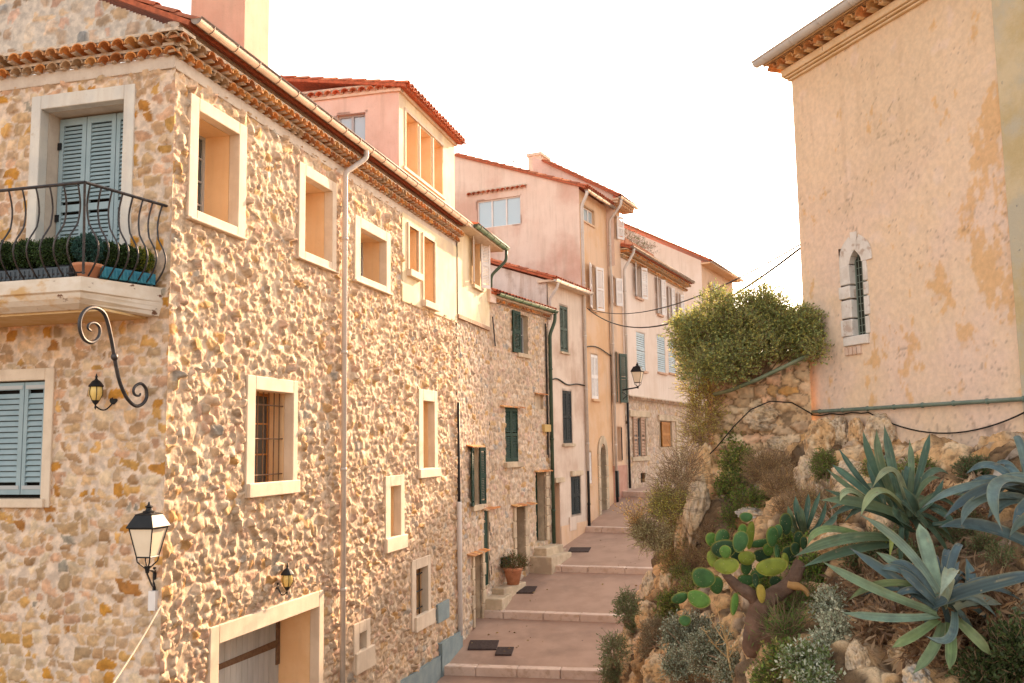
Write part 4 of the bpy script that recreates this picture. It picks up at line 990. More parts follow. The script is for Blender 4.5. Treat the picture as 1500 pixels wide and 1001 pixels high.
# ================================================================ tall pink and orange house
b0_, b1_ = tb[1], tb[2]; ze5 = 9.15
H5 = thing('tall_house', 'tall house with pink gable side and orange street front, white shutters and chimney', 'house', W2.pt(b0_, 0, -3))
G5 = Fr(W2.pt(b0_, 0, 0)[:2], A2-math.pi/2, -1)
g5a = G5.px(668, 224); z5c = G5.px(846, 268)[1]; g5s = (g5a[1]-z5c)/g5a[0]; print('g5', g5a, z5c, g5s); ze5 = 9.30
g5s = max(.14, g5s)
w5q = G5.rect(762, 292, 699, 329); w5q = (w5q[0], w5q[1], G5.px(730, 332)[1], G5.px(730, 291)[1])
plaster(G5, 0, 9.5, 3.5, 14, 'gable_wall', m_pink, H5, [w5q], ztop=lambda t: z5c+g5s*t if t < g5a[0] else z5c+g5s*g5a[0]-.3*(t-g5a[0]), kinks=(g5a[0],))
reveal_only(G5, w5q, .16, H5, m_pink); 
mbw = pane(G5, w5q, .10, H5, 3, 1, fmat=m_wsh, gmat=m_glassb, curtain=True)
mb = MB(); tt0 = G5.px(771, 280)[0]; tt1 = G5.px(686, 280)[0]; genoise(mb, G5, tt0, tt1, G5.px(730, 281)[1], -.03, .15, sp=.21, cols=TCR); mb.build('tile_hood', m_tile, H5, False, True)
cs5 = math.cos(math.atan(g5s)); sn5 = math.sin(math.atan(g5s))
roof_slab('roof', H5, W2.pt(b0_-.10, .28, ze5+.16), (*W2.T, 0), (-W2.N[0]*cs5, -W2.N[1]*cs5, sn5), b1_-b0_+.1, g5a[0]/cs5+.3)
o1 = W2.rect(849, 298, 870.5, 332); o2 = W2.rect(864, 388, 872.5, 455); o3 = W2.rect(865.5, 519, 877, 585); o4 = W2.rect(860, 663, 867, 708); o5 = (W2.px(879, 700)[0], W2.px(887, 700)[0], -3.3, W2.px(883, 656)[1])
o1 = (o1[0]+.1, o1[1], o1[2], o1[3])
plaster(W2, b0_, b1_, -3.6, ze5+.1, 'street_front', m_orange, H5, [o1, o2, o3, o4, o5])
reveal_only(W2, o1, .16, H5, m_orange); pane(W2, o1, .10, H5, 3, 1, fmat=m_wsh, gmat=m_glassb)
an_ = MB(); q_ = at(752, 243, float(G5.pt(4, 0, 0)[1])+2); an_.tube([q_-np.array((0, 0, 1.0)), q_+np.array((0, 0, .25))], .02, 5)
for k_ in range(5): an_.tube([q_+np.array((-.5+.2*k_, -.25, .05+.06*k_)), q_+np.array((-.4+.2*k_, .25, .05+.06*k_))], .012, 4)
an_.tube([q_+np.array((-.5, 0, .05)), q_+np.array((.45, 0, .30))], .015, 4); an_.build('roof_aerial', m_iron, H5)
reveal_only(W2, o2, .2, H5, m_orange); pane(W2, o2, .15, H5, 2, 3)
open_pair(W2, o2[0], o2[1], o2[2], o2[3], m_wsh, H5, lw=.50, o=.04, ang=(.25, .25))
for q in (o3, o4):
    reveal_only(W2, q, .1, H5, m_orange); c_ = (q[0]+q[1])/2; shutter(W2, q[0], c_-.003, q[2], q[3], -.04, m_wsh, H5); shutter(W2, c_+.003, q[1], q[2], q[3], -.04, m_wsh, H5)
plank(W2, (o5[0], o5[1], o5[2], o5[3]), .22, m_gsh, H5, 'green_door'); reveal_only(W2, o5, .2, H5, m_bstone)
ar = MB(); c_ = (o5[0]+o5[1])/2; rr_ = (o5[1]-o5[0])/2
for i in range(9):
    a = math.pi*i/9; b = math.pi*(i+1)/9; zz = o5[3]-.25
    ar.prism(W2, [(c_+rr_*math.cos(a), zz+rr_*1.4*math.sin(a)), (c_+(rr_+.22)*math.cos(a), zz+(rr_+.2)*1.4*math.sin(a)), (c_+(rr_+.22)*math.cos(b-.02), zz+(rr_+.2)*1.4*math.sin(b-.02)), (c_+rr_*math.cos(b-.02), zz+rr_*1.4*math.sin(b-.02))], -.1, .05)
for z in np.arange(o5[2], o5[3]-.3, .42):
    ar.box(W2, o5[0]-.22, o5[0], -.1, .05, z, z+.40); ar.box(W2, o5[1], o5[1]+.26, -.1, .05, z, z+.40)
bevel(ar.build('arch_stones', m_bstone, H5), .012)
sb = MB(); 
for q in (o2, o3, o4): sb.box(W2, q[0]-.08, q[1]+.08, 0, .10, q[2]-.10, q[2]-.01)
sb.box(W2, o1[0]-.05, o1[1]+.02, -.4, .05, o1[2]-.07, o1[2]-.005); sb.each('window_sill', m_orange, H5)
steps(W2, o5[0]-.3, o5[1]+.35, .35, -3.4, -2.72, H5)
mb = MB(); q = W2.rect(860, 742, 870, 762); mb.box(W2, q[0], q[1], .0, .03, q[2], q[3]); mb.build('wall_hatch', m_peach, H5)
gutter(W2, b0_-.0, b1_+.1, .30, ze5+.05, H5, m_zinc, r=.08)
zq = W2.px(857, 690)[1]
downpipe([W2.pt(b0_+.03, .30, ze5-.02), W2.pt(b0_+.03, .30, ze5-.12), W2.pt(b0_-.0, .10, ze5-.55), W2.pt(b0_-.0, .10, zq)], H5, m_zincg, .06)
downpipe([W2.pt(b0_, .10, zq), W2.pt(b0_, .10, zq-.1), W2.pt(b0_, .10, -3.15)], H5, m_blk, .05, name='cast_iron_pipe_foot')
cw = MB(); zz = W2.px(880, 514)[1]
cw.tube([W2.pt(b0_+.1, .04, W2.px(860, 560)[1]), W2.pt(b0_+.1, .04, zz)]+[W2.pt(b0_+.1+(b1_-b0_-.1)*u, .05, zz-.03+.12*math.sin(u*4)) for u in np.linspace(0.05, 1, 12)], .022, 6); cw.build('cable_run', m_cab, H5)
body(W2, b0_+.8, b1_, 9, -6.1, ze5, 'rear_wall', m_pink, H5, o=-.8)
fch = W2.shift(-3.6); a = fch.px(792, 240); b = fch.px(804.5, 240); print('chim', a, b, b0_, b1_); zc1 = fch.px(793, 224)[1]; zc0 = fch.px(793, 262)[1]
ch = MB(); ch.box(fch, a[0], b[0], -.6, 0, zc0-2, zc1-.1); ch.box(fch, a[0]-.06, b[0]+.06, -.66, .06, zc1-.12, zc1)
ch.build('chimney', m_frieze, H5)
# ================================================================ narrow house with sunlit top
c0_, c1_ = tb[2], tb[3]; ze6 = 9.62; print('ze6', ze6)
H6 = thing('narrow_house', 'very narrow peach house between two drainpipes, its top storey catching the sun', 'house', W2.pt(c0_, 0, -3))
n1 = W2.rect(894.5, 405, 901, 448); n2 = W2.rect(900, 517, 907, 590); n3 = W2.rect(903.5, 626, 910, 674); n0 = W2.rect(894, 312, 902, 350)
plaster(W2, c0_, c1_+.02, -3.2, ze6, 'facade', m_peach, H6, [n0, n1, n2, n3], o=.02)
for q, mt, lw in ((n0, m_wsh, .45), (n1, m_wsh, .4), (n2, m_ggsh, .45)):
    reveal_only(W2, q, .3, H6, m_peach, front=.02); pane(W2, q, .25, H6, 1, 3); open_pair(W2, q[0], q[1], q[2], q[3], mt, H6, lw=lw, o=.05, ang=(.35, .35))
reveal_only(W2, n3, .3, H6, m_peach, front=.02); pane(W2, n3, .25, H6, 1, 2); f_ = Fr(W2.pt(n3[1], .04, 0)[:2], A2-1.0, 1); shutter(f_, 0, .45, n3[2], n3[3], 0, m_dsh, H6)
pl = MB(); pl.box(W2, c0_, c1_, -.02, .05, -3.2, W2.px(907, 682)[1]); pl.build('plinth', M('rose_plinth', (.46, .24, .18), (.52, .30, .23), 3, .85), H6)
dr = MB(); dq = W2.rect(899, 690, 905, 728); dr.box(W2, dq[0], dq[1], .03, .07, dq[2], dq[3]); dr.build('meter_cupboard', m_ggsh, H6)
G6 = Fr(W2.pt(c0_, 0, 0)[:2], A2-math.pi/2, -1); g6 = G6.px(780, 236); g6s = max(.10, (g6[1]-ze6-.25)/g6[0]); print('g6', g6, g6s)
plaster(G6, -.3, g6[0], 7, 16, 'side_wall', m_pinkd, H6, (), ztop=lambda t: ze6+.14+g6s*(t+.55))
cs6 = math.cos(math.atan(g6s)); sn6 = math.sin(math.atan(g6s))
roof_slab('roof', H6, W2.pt(c0_-.12, .55, ze6+.18), (*W2.T, 0), (-W2.N[0]*cs6, -W2.N[1]*cs6, sn6), c1_-c0_+.5, g6[0]+.6)
gutter(W2, c0_-.1, c1_+.5, .62, ze6+.12, H6, m_zinc, r=.075)
eb = MB(); eb.box(W2, c0_-.1, c1_+.35, -.2, .55, ze6+.0, ze6+.08)
for i in range(9): eb.box(W2, c0_-.05+i*.24, c0_+.05+i*.24, 0, .5, ze6-.10, ze6-.0)
eb.build('eave_boards', m_tile if False else m_orange, H6)
downpipe([W2.pt(c0_+.05, .62, ze6+.05), W2.pt(c0_+.05, .6, ze6-.2), W2.pt(c0_, .12, ze6-.8), W2.pt(c0_, .12, W2.px(897, 690)[1])], H6, m_zincg, .055)
downpipe([W2.pt(c0_+.12, .10, -1.0), W2.pt(c0_+.12, .10, -1.1), W2.pt(c0_+.12, .10, -2.75)], H6, m_blk, .05, name='cast_iron_pipe_foot')
body(W2, c0_+.4, c1_, 8, -6.1, ze6, 'rear_wall', m_pinkd, H6, o=-.8)
# ================================================================ long pale house over a stone ground floor
e0_, e1_ = tb[3], tb[4]; zA = W2.px(917, 362)[1]; zB_ = W2.px(1000, 418)[1]; print('pale eave', zA, zB_); ze7 = 7.64
H7 = thing('pale_house', 'long pale rendered house with pale blue shutters above a rubble stone ground floor', 'house', W2.pt(e0_, 0, -1.8))
zg = W2.px(960, 590)[1]
def WP(x, y): return W2.px(x, y)
up = [W2.rect(*q) for q in ((929.5, 388, 938.5, 438), (961, 407, 968, 462), (977.5, 420, 983, 470), (991, 430, 996.5, 478))]
lw_ = [W2.rect(*q) for q in ((931, 486, 945, 544), (961.5, 491, 974.5, 547), (978, 499, 989.5, 548))]
plaster(W2, e0_+.02, e1_, zg, ze7, 'upper_wall', m_pale, H7, up+lw_, o=.02, wob=.02)
for q in up:
    reveal_only(W2, q, .25, H7, m_pale, front=.02); pane(W2, q, .2, H7, 2, 3); open_pair(W2, q[0], q[1], q[2], q[3], m_wsh, H7, lw=(q[1]-q[0])*.62, o=.05, ang=(.3, .3), gap=.08)
for q in lw_:
    reveal_only(W2, q, .1, H7, m_pale, front=.02); c_ = (q[0]+q[1])/2; zm = q[2]+(q[3]-q[2])*.52
    for a, b in ((q[2], zm-.015), (zm+.015, q[3])): shutter(W2, q[0], q[1], a, b, -.03, m_lsh, H7, mid=False, gap=.09)
sb = MB()
for q in up+lw_: sb.box(W2, q[0]-.12, q[1]+.12, 0, .12, q[2]-.10, q[2]-.01)
sb.each('window_sill', M('brick_sill', (.5, .3, .2), (.58, .38, .28), 6, .85), H7)
r1 = W2.rect(926, 612, 946, 668); r2 = W2.rect(965, 617, 984, 655); r3 = W2.rect(938, 694, 945, 706)
rubble(W2, e0_+.02, e1_+6, -3.0, zg, 'ground_floor_stonework', H7, [r1, r2, r3], rest=.05, resz=.05, sw=(.18, .45), sh=(.12, .24), amp=.05, seed=51, flat=.4, contrast=.7, mort=(.5, .37, .28))
for q in (r1, r2): reveal_only(W2, q, .3, H7, m_bstone, front=.05)
pane(W2, r1, .25, H7, 3, 2); pane(W2, r2, .2, H7, 2, 1, fmat=m_orw)
for a in (r1[0]-.1, r1[0]+(r1[1]-r1[0])*.52): shutter(W2, a, a+(r1[1]-r1[0])*.30, r1[2]-.1, r1[3]+.02, .06, m_brsh, H7, gap=.12)
shutter(W2, r2[0]+.55, r2[1]-.1, r2[2]+.03, r2[3]-.03, -.05, m_orw, H7)
backpanel(W2, r3, .15, H7)
lt = MB(); lt.box(W2, r1[0]-.5, r1[1]+.5, .0, .10, r1[3]+.04, r1[3]+.3); lt.box(W2, r2[0]-.2, r2[1]+.6, .0, .10, r2[3]+.02, r2[3]+.28); lt.box(W2, r1[0]-.3, r1[1]+.3, 0, .1, r1[2]-.2, r1[2]-.02); lt.box(W2, r2[1]+.7, r2[1]+1.3, 0, .07, -2.2, r2[3]+.2); lt.each('lintel', m_bstone, H7, .015)
g_ = MB(); genoise(g_, W2, e0_+.1, e1_+1.2, zg+.02, -.02, .26, sp=.26, r=.11, cols=[(.5, .36, .26), (.55, .42, .32), (.45, .3, .2)]); g_.build('tile_string_course', m_tile, H7, False, True)
g_ = MB(); genoise(g_, W2, e0_-.05, e1_+.3, ze7+.02, -.02, .18, sp=.24, r=.10, mc=(.62, .48, .32)); genoise(g_, W2, e0_-.05, e1_+.3, ze7+.22, -.02, .36, sp=.24, r=.10, mc=(.62, .48, .32)); g_.build('tile_cornice', m_tile, H7, False, True)
gutter(W2, e0_+.1, e1_+.3, .48, ze7+.46, H7, m_zinc, r=.09)
roof_slab('roof', H7, W2.pt(e0_-.02, .42, ze7+.42), (*W2.T, 0), (-W2.N[0]*.95, -W2.N[1]*.95, .3), e1_-e0_+.4, 4.5, sp=.24)
downpipe([W2.pt(e0_+.35, .48, ze7+.4), W2.pt(e0_+.35, .46, ze7+.2), W2.pt(e0_+.05, .14, ze7-.5), W2.pt(e0_+.05, .12, W2.px(918, 590)[1])], H7, m_zincg, .06)
downpipe([W2.pt(e0_+.05, .12, W2.px(918, 590)[1]), W2.pt(e0_+.05, .12, 0), W2.pt(e0_+.05, .12, -1.75)], H7, m_blk, .05, name='cast_iron_pipe_foot')
body(W2, e0_+.02, e1_, 8, -6.1, ze7, 'rear_wall', m_pale, H7, o=-.8)
# planters on the roof terrace edge
for i in range(5):
    p = W2.shift(-.3).pt(e0_+.5+i*1.05, 0, ze7+.62); t = thing('flower_box', ['terracotta flower box on the pale house roof, nearest the narrow house', 'second terracotta flower box along the pale house roof', 'third terracotta flower box along the pale house roof', 'fourth terracotta flower box along the pale house roof', 'last terracotta flower box on the pale house roof, farthest from the narrow house'][i], 'planter', p, 'flower boxes on the roof edge')
    fr = Fr(p[:2], A2, 1); mb = MB(); mb.prism(fr, [(-.42, p[2]), (.42, p[2]), (.47, p[2]+.42), (-.47, p[2]+.42)], -.18, .18); bevel(mb.build('pot', m_terra, t), .02)
    rg = np.random.default_rng(70+i); V, F, C, SV, SF = sprigs(rg, [((p[0], p[1], p[2]+.55), (.4, .4, .2))], 60, 6, .35, .07, .3, [(.16, .18, .08), (.3, .14, .1), (.12, .16, .06)], up=.8); link_mesh('foliage', V, F, m_leaf, t, False, C)
    sb_ = MB(); sb_.add([tuple(q) for q in SV], SF); sb_.build('stem', m_twig, t)
# wall lantern on the pale house
cl2 = np.array(W2.pt(W2.px(934, 553, .75)[0]-.0, .75, W2.px(934, 545, .75)[1]))
def arm2(a, c, s):
    b = c+np.array((0, 0, -.72*s)); w0 = np.array((c[0]-W2.N[0]*.75, c[1]-W2.N[1]*.75, b[2]-.1))
    a.tube([b, b*.5+w0*.5+np.array((0, 0, .0)), w0], .03, 6); a.tube([w0, w0*.6+b*.4+np.array((0, 0, -.25)), w0+np.array((0, 0, -.45))], .02, 6); a.tube([w0+np.array((0, 0, .1)), w0+np.array((0, 0, -.55))], .03, 6)
street_lantern(cl2, .85, 'dark street lantern on a bracket at the pale house, far down the street', arm2, rot=-.4)
# ================================================================ farthest house
Pf = ray(1037, 640)*58; Wf = Fr(Pf, A2+.03, 1); Gf = Fr(Pf, A2+.03-math.pi/2, -1)
H8 = thing('far_house', 'farthest pale house with tiled gable, showing above the pale house and the bush', 'house', Wf.pt(0, 0, -2))
zf = Wf.px(1040, 392)[1]; gfp = Gf.px(967, 368); gfs = max(.15, (gfp[1]-Gf.px(1036, 393)[1])/gfp[0]); print('far', zf, gfp, gfs); ef = Wf.px(1073, 420)[0]
f1_ = Wf.rect(1040.5, 414, 1044.5, 448); f2_ = Wf.rect(1059, 427, 1063, 450)
plaster(Wf, 0, max(4, ef), -3, zf, 'facade', m_peach, H8, [f1_, f2_]); plaster(Gf, 0, 10, -3, zf+4, 'gable_wall', m_pale, H8, (), ztop=lambda t: zf+.1+gfs*t)
for q in (f1_, f2_): reveal_only(Wf, q, .3, H8, m_peach); pane(Wf, q, .25, H8, 1, 3); open_pair(Wf, q[0], q[1], q[2], q[3], m_wsh, H8, lw=.6, o=.05, ang=(.3, .3), gap=.1)
csf = math.cos(math.atan(gfs)); snf = math.sin(math.atan(gfs))
roof_slab('roof', H8, Wf.pt(-.2, .6, zf+.05), (*Wf.T, 0), (-Wf.N[0]*csf, -Wf.N[1]*csf, snf), max(4, ef)+.5, 9, sp=.25)
gutter(Wf, -.1, max(4, ef)+.3, .68, zf-.02, H8, m_zinc, r=.1)
eb = MB(); eb.box(Wf, -.1, max(4, ef), 0, .6, zf-.15, zf-.05); eb.build('eave_boards', m_orange, H8)
body(Wf, .5, max(4, ef), 9, -6.1, zf, 'rear_wall', m_pinks, H8, o=-.8)
# ================================================================ hanging cables over the street
mb = MB()
def sag(p, q, s, n=24): return [p+(q-p)*u+np.array((0, 0, -s*4*u*(1-u))) for u in np.linspace(0, 1, n)]
cA = np.array(W2.pt(tb[0]+.3, .15, W2.px(812, 452)[1]))
cA2 = np.array(W2.pt(tb[1]-.2, .3, W2.px(840, 450)[1]))
for end, lab, s_, r_ in ((at(1172, 364, 14.2), 'thicker black cable sagging over the street from the pink house to the chapel', .95, .019), (at(1172, 358.5, 14.2), 'thin upper cable over the street, just above the thicker one', .55, .013)):
    m_ = MB(); m_.tube(sag(cA2, end, s_), r_, 6, False); tag(m_.build('overhead_cable', m_cab), lab, 'cable', 'cables over the street')
# potted plant on the ledge
pp = np.array(W1.pt(T2-.05, .45, -4.12)); pp = np.array(W2.pt(W2.px(738, 845)[0], .30, -3.95))
t = thing('flower_pot', 'terracotta pot with a bushy green and red plant on the stone ledge', 'potted plant', pp)
mb = MB(); mb.lathe(pp, [(.17, 0), (.26, .40), (.29, .41), (.29, .48), (.25, .48), (.24, .42)], 18); mb.build('pot', m_terra, t, True)
rg = np.random.default_rng(8); V, F, C, SV, SF = sprigs(rg, [(pp+np.array((0, 0, .58)), (.38, .38, .18))], 330, 6, .2, .05, .4, [(.05, .09, .02), (.08, .12, .03), (.2, .07, .03), (.12, .12, .04)], up=.6); link_mesh('foliage', V, F, m_leaf, t, False, C)
mb = MB(); mb.add([tuple(q) for q in SV], SF); mb.build('stem', m_twig, t)
# plinth and cupboard of house 1
mb = MB(); ts_ = W1.px(640.5, 960)[0]; te_ = TE+.05
za = W1.px(580, 1001)[1]; ta_ = W1.px(580, 1001)[0]; zb1 = W1.px(640, 960.6)[1]; zb2 = W1.px(637.5, 944.5)[1]; zc2 = W1.px(660, 932)[1]; tc2 = W1.px(660, 932)[0]
k_ = (zb1-za)/(ts_-ta_)
mb.prism(W1, [(0.5, -6.1), (ts_, -6.1), (ts_, zb1), (0.5, max(-6.0, za-(ta_-.5)*k_))] if za-(ta_-.5)*k_ > -6.0 else [(ta_-2.4, -6.1), (ts_, -6.1), (ts_, zb1), (ta_, za), (ta_-2.4, za-2.4*k_)], -.05, .10)
mb.prism(W1, [(ts_, -6.1), (te_, -6.1), (te_, zc2+.05), (tc2, zc2), (ts_, zb2)], -.05, .13); bevel(mb.build('painted_plinth', m_bluep, H1), .015)
cq = W1.rect(637, 885, 653.6, 903); zq1 = W1.px(637, 885)[1]; mb = MB(); mb.box(W1, W1.px(636.8, 890)[0], W1.px(653.4, 890)[0], .02, .09, W1.px(645, 909)[1], W1.px(645, 882)[1]); bevel(mb.build('meter_cupboard', m_bluep, H1), .006)

lf_ = np.random.default_rng(15); LV = []
for k in range(130):
    if k % 2: p_ = zstreet(lf_.uniform(690, 800), lf_.uniform(800, 960))
    else: p_ = zstreet(lf_.uniform(880, 960), lf_.uniform(740, 990))
    if p_[1] > 20: LV.append(p_+np.array((0, 0, .012)))
V_, F_, C_l = leafcloud(np.array(LV), lf_.normal(size=(len(LV), 3))*np.array((1, 1, .12)), .07, .5, [(.3, .18, .08), (.22, .13, .06), (.4, .28, .12)], lf_)
tag(link_mesh('fallen_leaves', V_, F_, m_leaf, None, False, C_l), kind='stuff')
# ================================================================ the chapel on the right
AC = rad(159.9); Pc = ray(1186, 640)*14.0; CH = Fr(Pc, AC, 1)
C_ = thing('chapel', 'weathered peach plastered chapel with slit window, tiled eave and grey gutter, on the rocks', 'chapel', CH.pt(0, 0, -1))
zc_ = CH.px(1160, 117)[1]; tq = CH.px(1478, 300)[0]; print('chapel', zc_, tq, Pc)
def fbm(x, y, z, o=5): return noise.fractal((x, y, z), 1.0, 2.0, o)
sx0, sx1 = CH.px(1248, 440)[0], CH.px(1267, 440)[0]; sz0 = CH.px(1256, 492)[1]; sz1 = CH.px(1256, 364)[1]
ox0, ox1 = CH.px(1229, 440)[0], CH.px(1275, 440)[0]; oz1 = CH.px(1252, 346)[1]
res = .028; ts = np.arange(0, tq+.02, res); zs = np.arange(-1.3, zc_+.08, res); V = []; Cc = []
base = np.array((.77, .59, .43)); pinkc = np.array((.76, .58, .47)); tan = np.array((.68, .52, .35)); och = np.array((.64, .36, .12)); drk = np.array((.36, .27, .22)); palec = np.array((.76, .60, .50))
def ss(x, a, b):
    x = min(1, max(0, (x-a)/(b-a))); return x*x*(3-2*x)
for z in zs:
    for t in ts:
        n1_ = fbm(t*.7, z*.7, 3); n2_ = fbm(t*2.6, z*1.3, 9, 6); n3_ = fbm(t*9, z*5, 20, 4); n4_ = fbm(t*22, z*22, 5, 3)
        c = base*(1-ss(n1_, -.3, .5))+pinkc*ss(n1_, -.3, .5)
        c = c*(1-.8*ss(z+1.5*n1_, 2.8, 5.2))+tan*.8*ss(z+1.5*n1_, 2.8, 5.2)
        wr = ss(t, tq-1.2, tq-.05)*ss(4.6-z, .0, 1.0)*ss(z, .7, 1.4)      # ochre along the right edge
        wl = math.exp(-((t-1.75)/.9)**2-((z-1.15)/.55)**2)
        wl2 = math.exp(-((t-2.7)/.5)**2-((z-1.9)/.5)**2)
        wt = .5*math.exp(-((t-.25)/.3)**2-((z-.5)/.5)**2)
        f = ss(n2_*1.1+n3_*.9+n4_*.25+1.25*max(wr, .60*wl, .72*wl2, wt)-.92, -.10, .22)
        c = c*(1-f*.6)+och*f*.6
        f = ss(fbm(t*3.1, z*3.1, 31, 5), .42, .6)*.5; c = c*(1-f)+palec*f  # paler plaster patches scattered by noise
        stn = ss(fbm(t*6, z*.9, 44, 5), .25, .75)*.28*ss(z, .0, 3.5); c = c*(1-stn)+np.array((.50, .36, .24))*stn
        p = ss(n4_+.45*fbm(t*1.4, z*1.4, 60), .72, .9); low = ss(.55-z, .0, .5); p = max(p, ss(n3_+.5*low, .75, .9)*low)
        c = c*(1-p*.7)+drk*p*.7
        cr = abs(fbm(t*1.1+.2*n3_, z*.8, 77, 4)); crk = (1-ss(cr, .0, .012))*ss(n1_, -.1, .2); c = c*(1-.35*crk)
        h = .012*n1_+.006*n3_-.010*p-.005*f-.006*crk+.004*n4_
        if t < .03: h = 0
        V.append(CH.pt(t, h, z)); Cc.append(c*(1+.05*n4_+.04*n3_))
nT = len(ts); Fq = []
for j in range(len(zs)-1):
    for i in range(nT-1):
        tm_, zm_ = ts[i]+res/2, zs[j]+res/2
        if ox0+.05 < tm_ < ox1-.05 and sz0-.05 < zm_ < oz1-.12: continue
        a = j*nT+i; Fq.append((a, a+1, a+1+nT, a+nT))
m_chp = M('chapel_plaster', (.93, .93, .93), (1.05, 1.04, 1.03), 14, .9, .003, 55, attr=True)
link_mesh('front_wall', V, np.array(Fq), m_chp, C_, True, np.array(Cc).clip(.03, .9))
m_pier = M('mossy_plaster', (.50, .40, .22), (.60, .50, .33), 2.2, .92, .008, 30, c3=(.48, .44, .34), sc3=1.6, spots=((.22, .22, .22), 4.5, .66))
mb = MB(); mb.box(CH, tq, tq+4, -.3, .035, -1.5, zc_+.1); o = mb.build('side_pier', m_pier, C_); bevel(o, .01)
body(CH, .01, tq+4, 7, -6.1, zc_+.4, 'rear_wall', m_chp if False else m_peach, C_, o=-.35)
mb = MB(); mb.box(CH, -.0, .012, -7, -.0, -6, zc_+.3); mb.build('end_wall', m_peach, C_)
# slit window: split white stones round a pointed opening
cm = (sx0+sx1)/2; m_wst = M('white_dressed_stone', (.62, .57, .52), (.74, .70, .66), 4, .85, .006, 30, c3=(.5, .4, .34), sc3=6, lo3=.55)
lg = random.Random(3); z = sz0; k = 0; sb_ = MB()
hs_ = (.26, .28, .20, .30)
for h in hs_:
    wl_, wr_ = lg.uniform(.02, .10), lg.uniform(.02, .08)
    sb_.box(CH, ox0+wl_*.8, sx0, -.3, .020+lg.uniform(0, .012), z+.010, z+h-.012); sb_.box(CH, sx1, ox1-wr_*.6, -.3, .016+lg.uniform(0, .012), z+.01, z+h-.01); z += h
za_ = z; ap = sz1
def arcp(s, sgn, w_):  # pointed arch curve
    return (cm+sgn*((sx1-sx0)/2*(1-s**1.9)+w_), za_+(ap-za_)*s)
for sgn in (-1, 1):
    for (s0, s1) in ((0, .48), (.5, .98)):
        inn_ = [arcp(s0+(s1-s0)*i/4, sgn, 0) for i in range(5)]; out_ = [(cm+sgn*((ox1-ox0)/2*(1-(s0+(s1-s0)*i/4)**3*.72)), za_+(oz1-za_)*(s0+(s1-s0)*i/4)) for i in range(5)]
        P_ = inn_+out_[::-1]; sb_.prism(CH, P_, -.3, .02+.008*s0)
sb_.prism(CH, [(cm-.045, ap), (cm+.045, ap), (cm+.06, oz1+.04), (cm-.05, oz1+.05)], -.3, .032)
sb_.box(CH, ox0+.08, ox1-.06, -.3, .04, sz0-.13, sz0-.0)
bevel(sb_.build('window_stones', m_wst, C_), .012, 3)
g_ = MB(); g_.box(CH, sx0-.05, sx1+.05, -.12, -.10, sz0, ap+.02); wg = g_.build('leaded_glass', M('dark_leaded_glass', (.012, .018, .014), (.03, .03, .02), 12, .5), C_)
g_ = MB()
for i in range(12): zz = sz0+(ap-sz0)*(i+.5)/12; g_.box(CH, sx0, sx1, -.10, -.093, zz-.004, zz+.004)
for i in range(1, 4): tt = sx0+(sx1-sx0)*i/4; g_.box(CH, tt-.004, tt+.004, -.10, -.091, sz0, ap)
g_.box(CH, sx0+.0, sx0+.015, -.10, -.08, sz0, ap); g_.box(CH, sx0, sx1, -.10, -.082, sz0, sz0+.02)
g_.build('lead_grid', M('lead', (.22, .26, .22), None, rough=.6), wg)
br = MB()
for i in range(4): br.box(CH, ox0+.09+i*.085, ox0+.16+i*.085, -.02, .035, sz0-.26, sz0-.145)
bevel(br.build('sill_bricks', M('flush_brick', (.6, .42, .32), (.68, .52, .42), 8, .9), C_), .008)
# cornice: mouldings, tiles, gutter, roof
mo = MB()
for z0_, z1_, oo in ((-.02, .015, .05), (.02, .05, .09), (.055, .17, .12)):
    mo.box(CH, -oo*.9, tq+4, -.3, oo, zc_+z0_, zc_+z1_)
bevel(mo.build('cornice_moulding', M('chapel_cornice', (.66, .47, .27), (.72, .55, .36), 3, .9, .008, 25, spots=((.3, .2, .12), 6, .66)), C_), .02, 3)
gn = MB(); genoise(gn, CH, -.24, tq+3.6, zc_+.185, -.05, .28, sp=.225, r=.095, cols=[(.62, .36, .16), (.58, .28, .12), (.66, .42, .2)], mc=(.70, .52, .32)); gn.build('tile_cornice', m_tile, C_, False, True)
eb = MB(); eb.box(CH, -.26, tq+3.6, -.3, .33, zc_+.29, zc_+.325); eb.build('eave_board', M('chapel_eave', (.68, .5, .3)), C_)
gutter(CH, -.34, tq+3.6, .40, zc_+.36, C_, m_zincg, r=.085)
roof_slab('roof', C_, CH.pt(-.3, .32, zc_+.35), (*CH.T, 0), (-CH.N[0]*.93, -CH.N[1]*.93, .36), tq+3.6, 3.5, sp=.23, cols=[(.32, .18, .14), (.38, .22, .17), (.28, .16, .13), (.42, .26, .2)])
# pipe and cable on the chapel wall
zp_ = CH.px(1190, 604)[1]; mb = MB(); pa_ = [CH.pt(.0, .07, zp_+.62), CH.pt(.0, .07, zp_+.1), CH.pt(.02, .07, zp_+.02), CH.pt(.10, .07, zp_)]+[CH.pt(t, .07, zp_+.0) for t in np.linspace(.4, tq+3, 8)]
mb.tube(pa_, .026, 8)
for i in range(9): t = .35+i*.5; mb.tube([CH.pt(t-.012, .07, zp_), CH.pt(t+.012, .07, zp_)], .036, 8)
tag(mb.build('wall_pipe', M('green_grey_pipe', (.12, .17, .14), (.17, .22, .18), 8, .5), None, True), 'green grey pipe running low along the chapel wall and up its corner', 'pipe')
mb = MB(); pts = []
for t in np.linspace(.05, 1.3, 14): pts.append(CH.pt(t, .05, zp_-.05+.01*math.sin(t*14)))
tq0, tq1 = 1.35, 4.2
for u in np.linspace(0, 1, 20): pts.append(CH.pt(tq0+(tq1-tq0)*u, .06, zp_-.05-.34*(4*u*(1-u))+.06*u))
mb.tube(pts, .010, 6); tag(mb.build('wall_cable', m_cab, None, True), 'black cable sagging below the pipe on the chapel wall', 'cable')
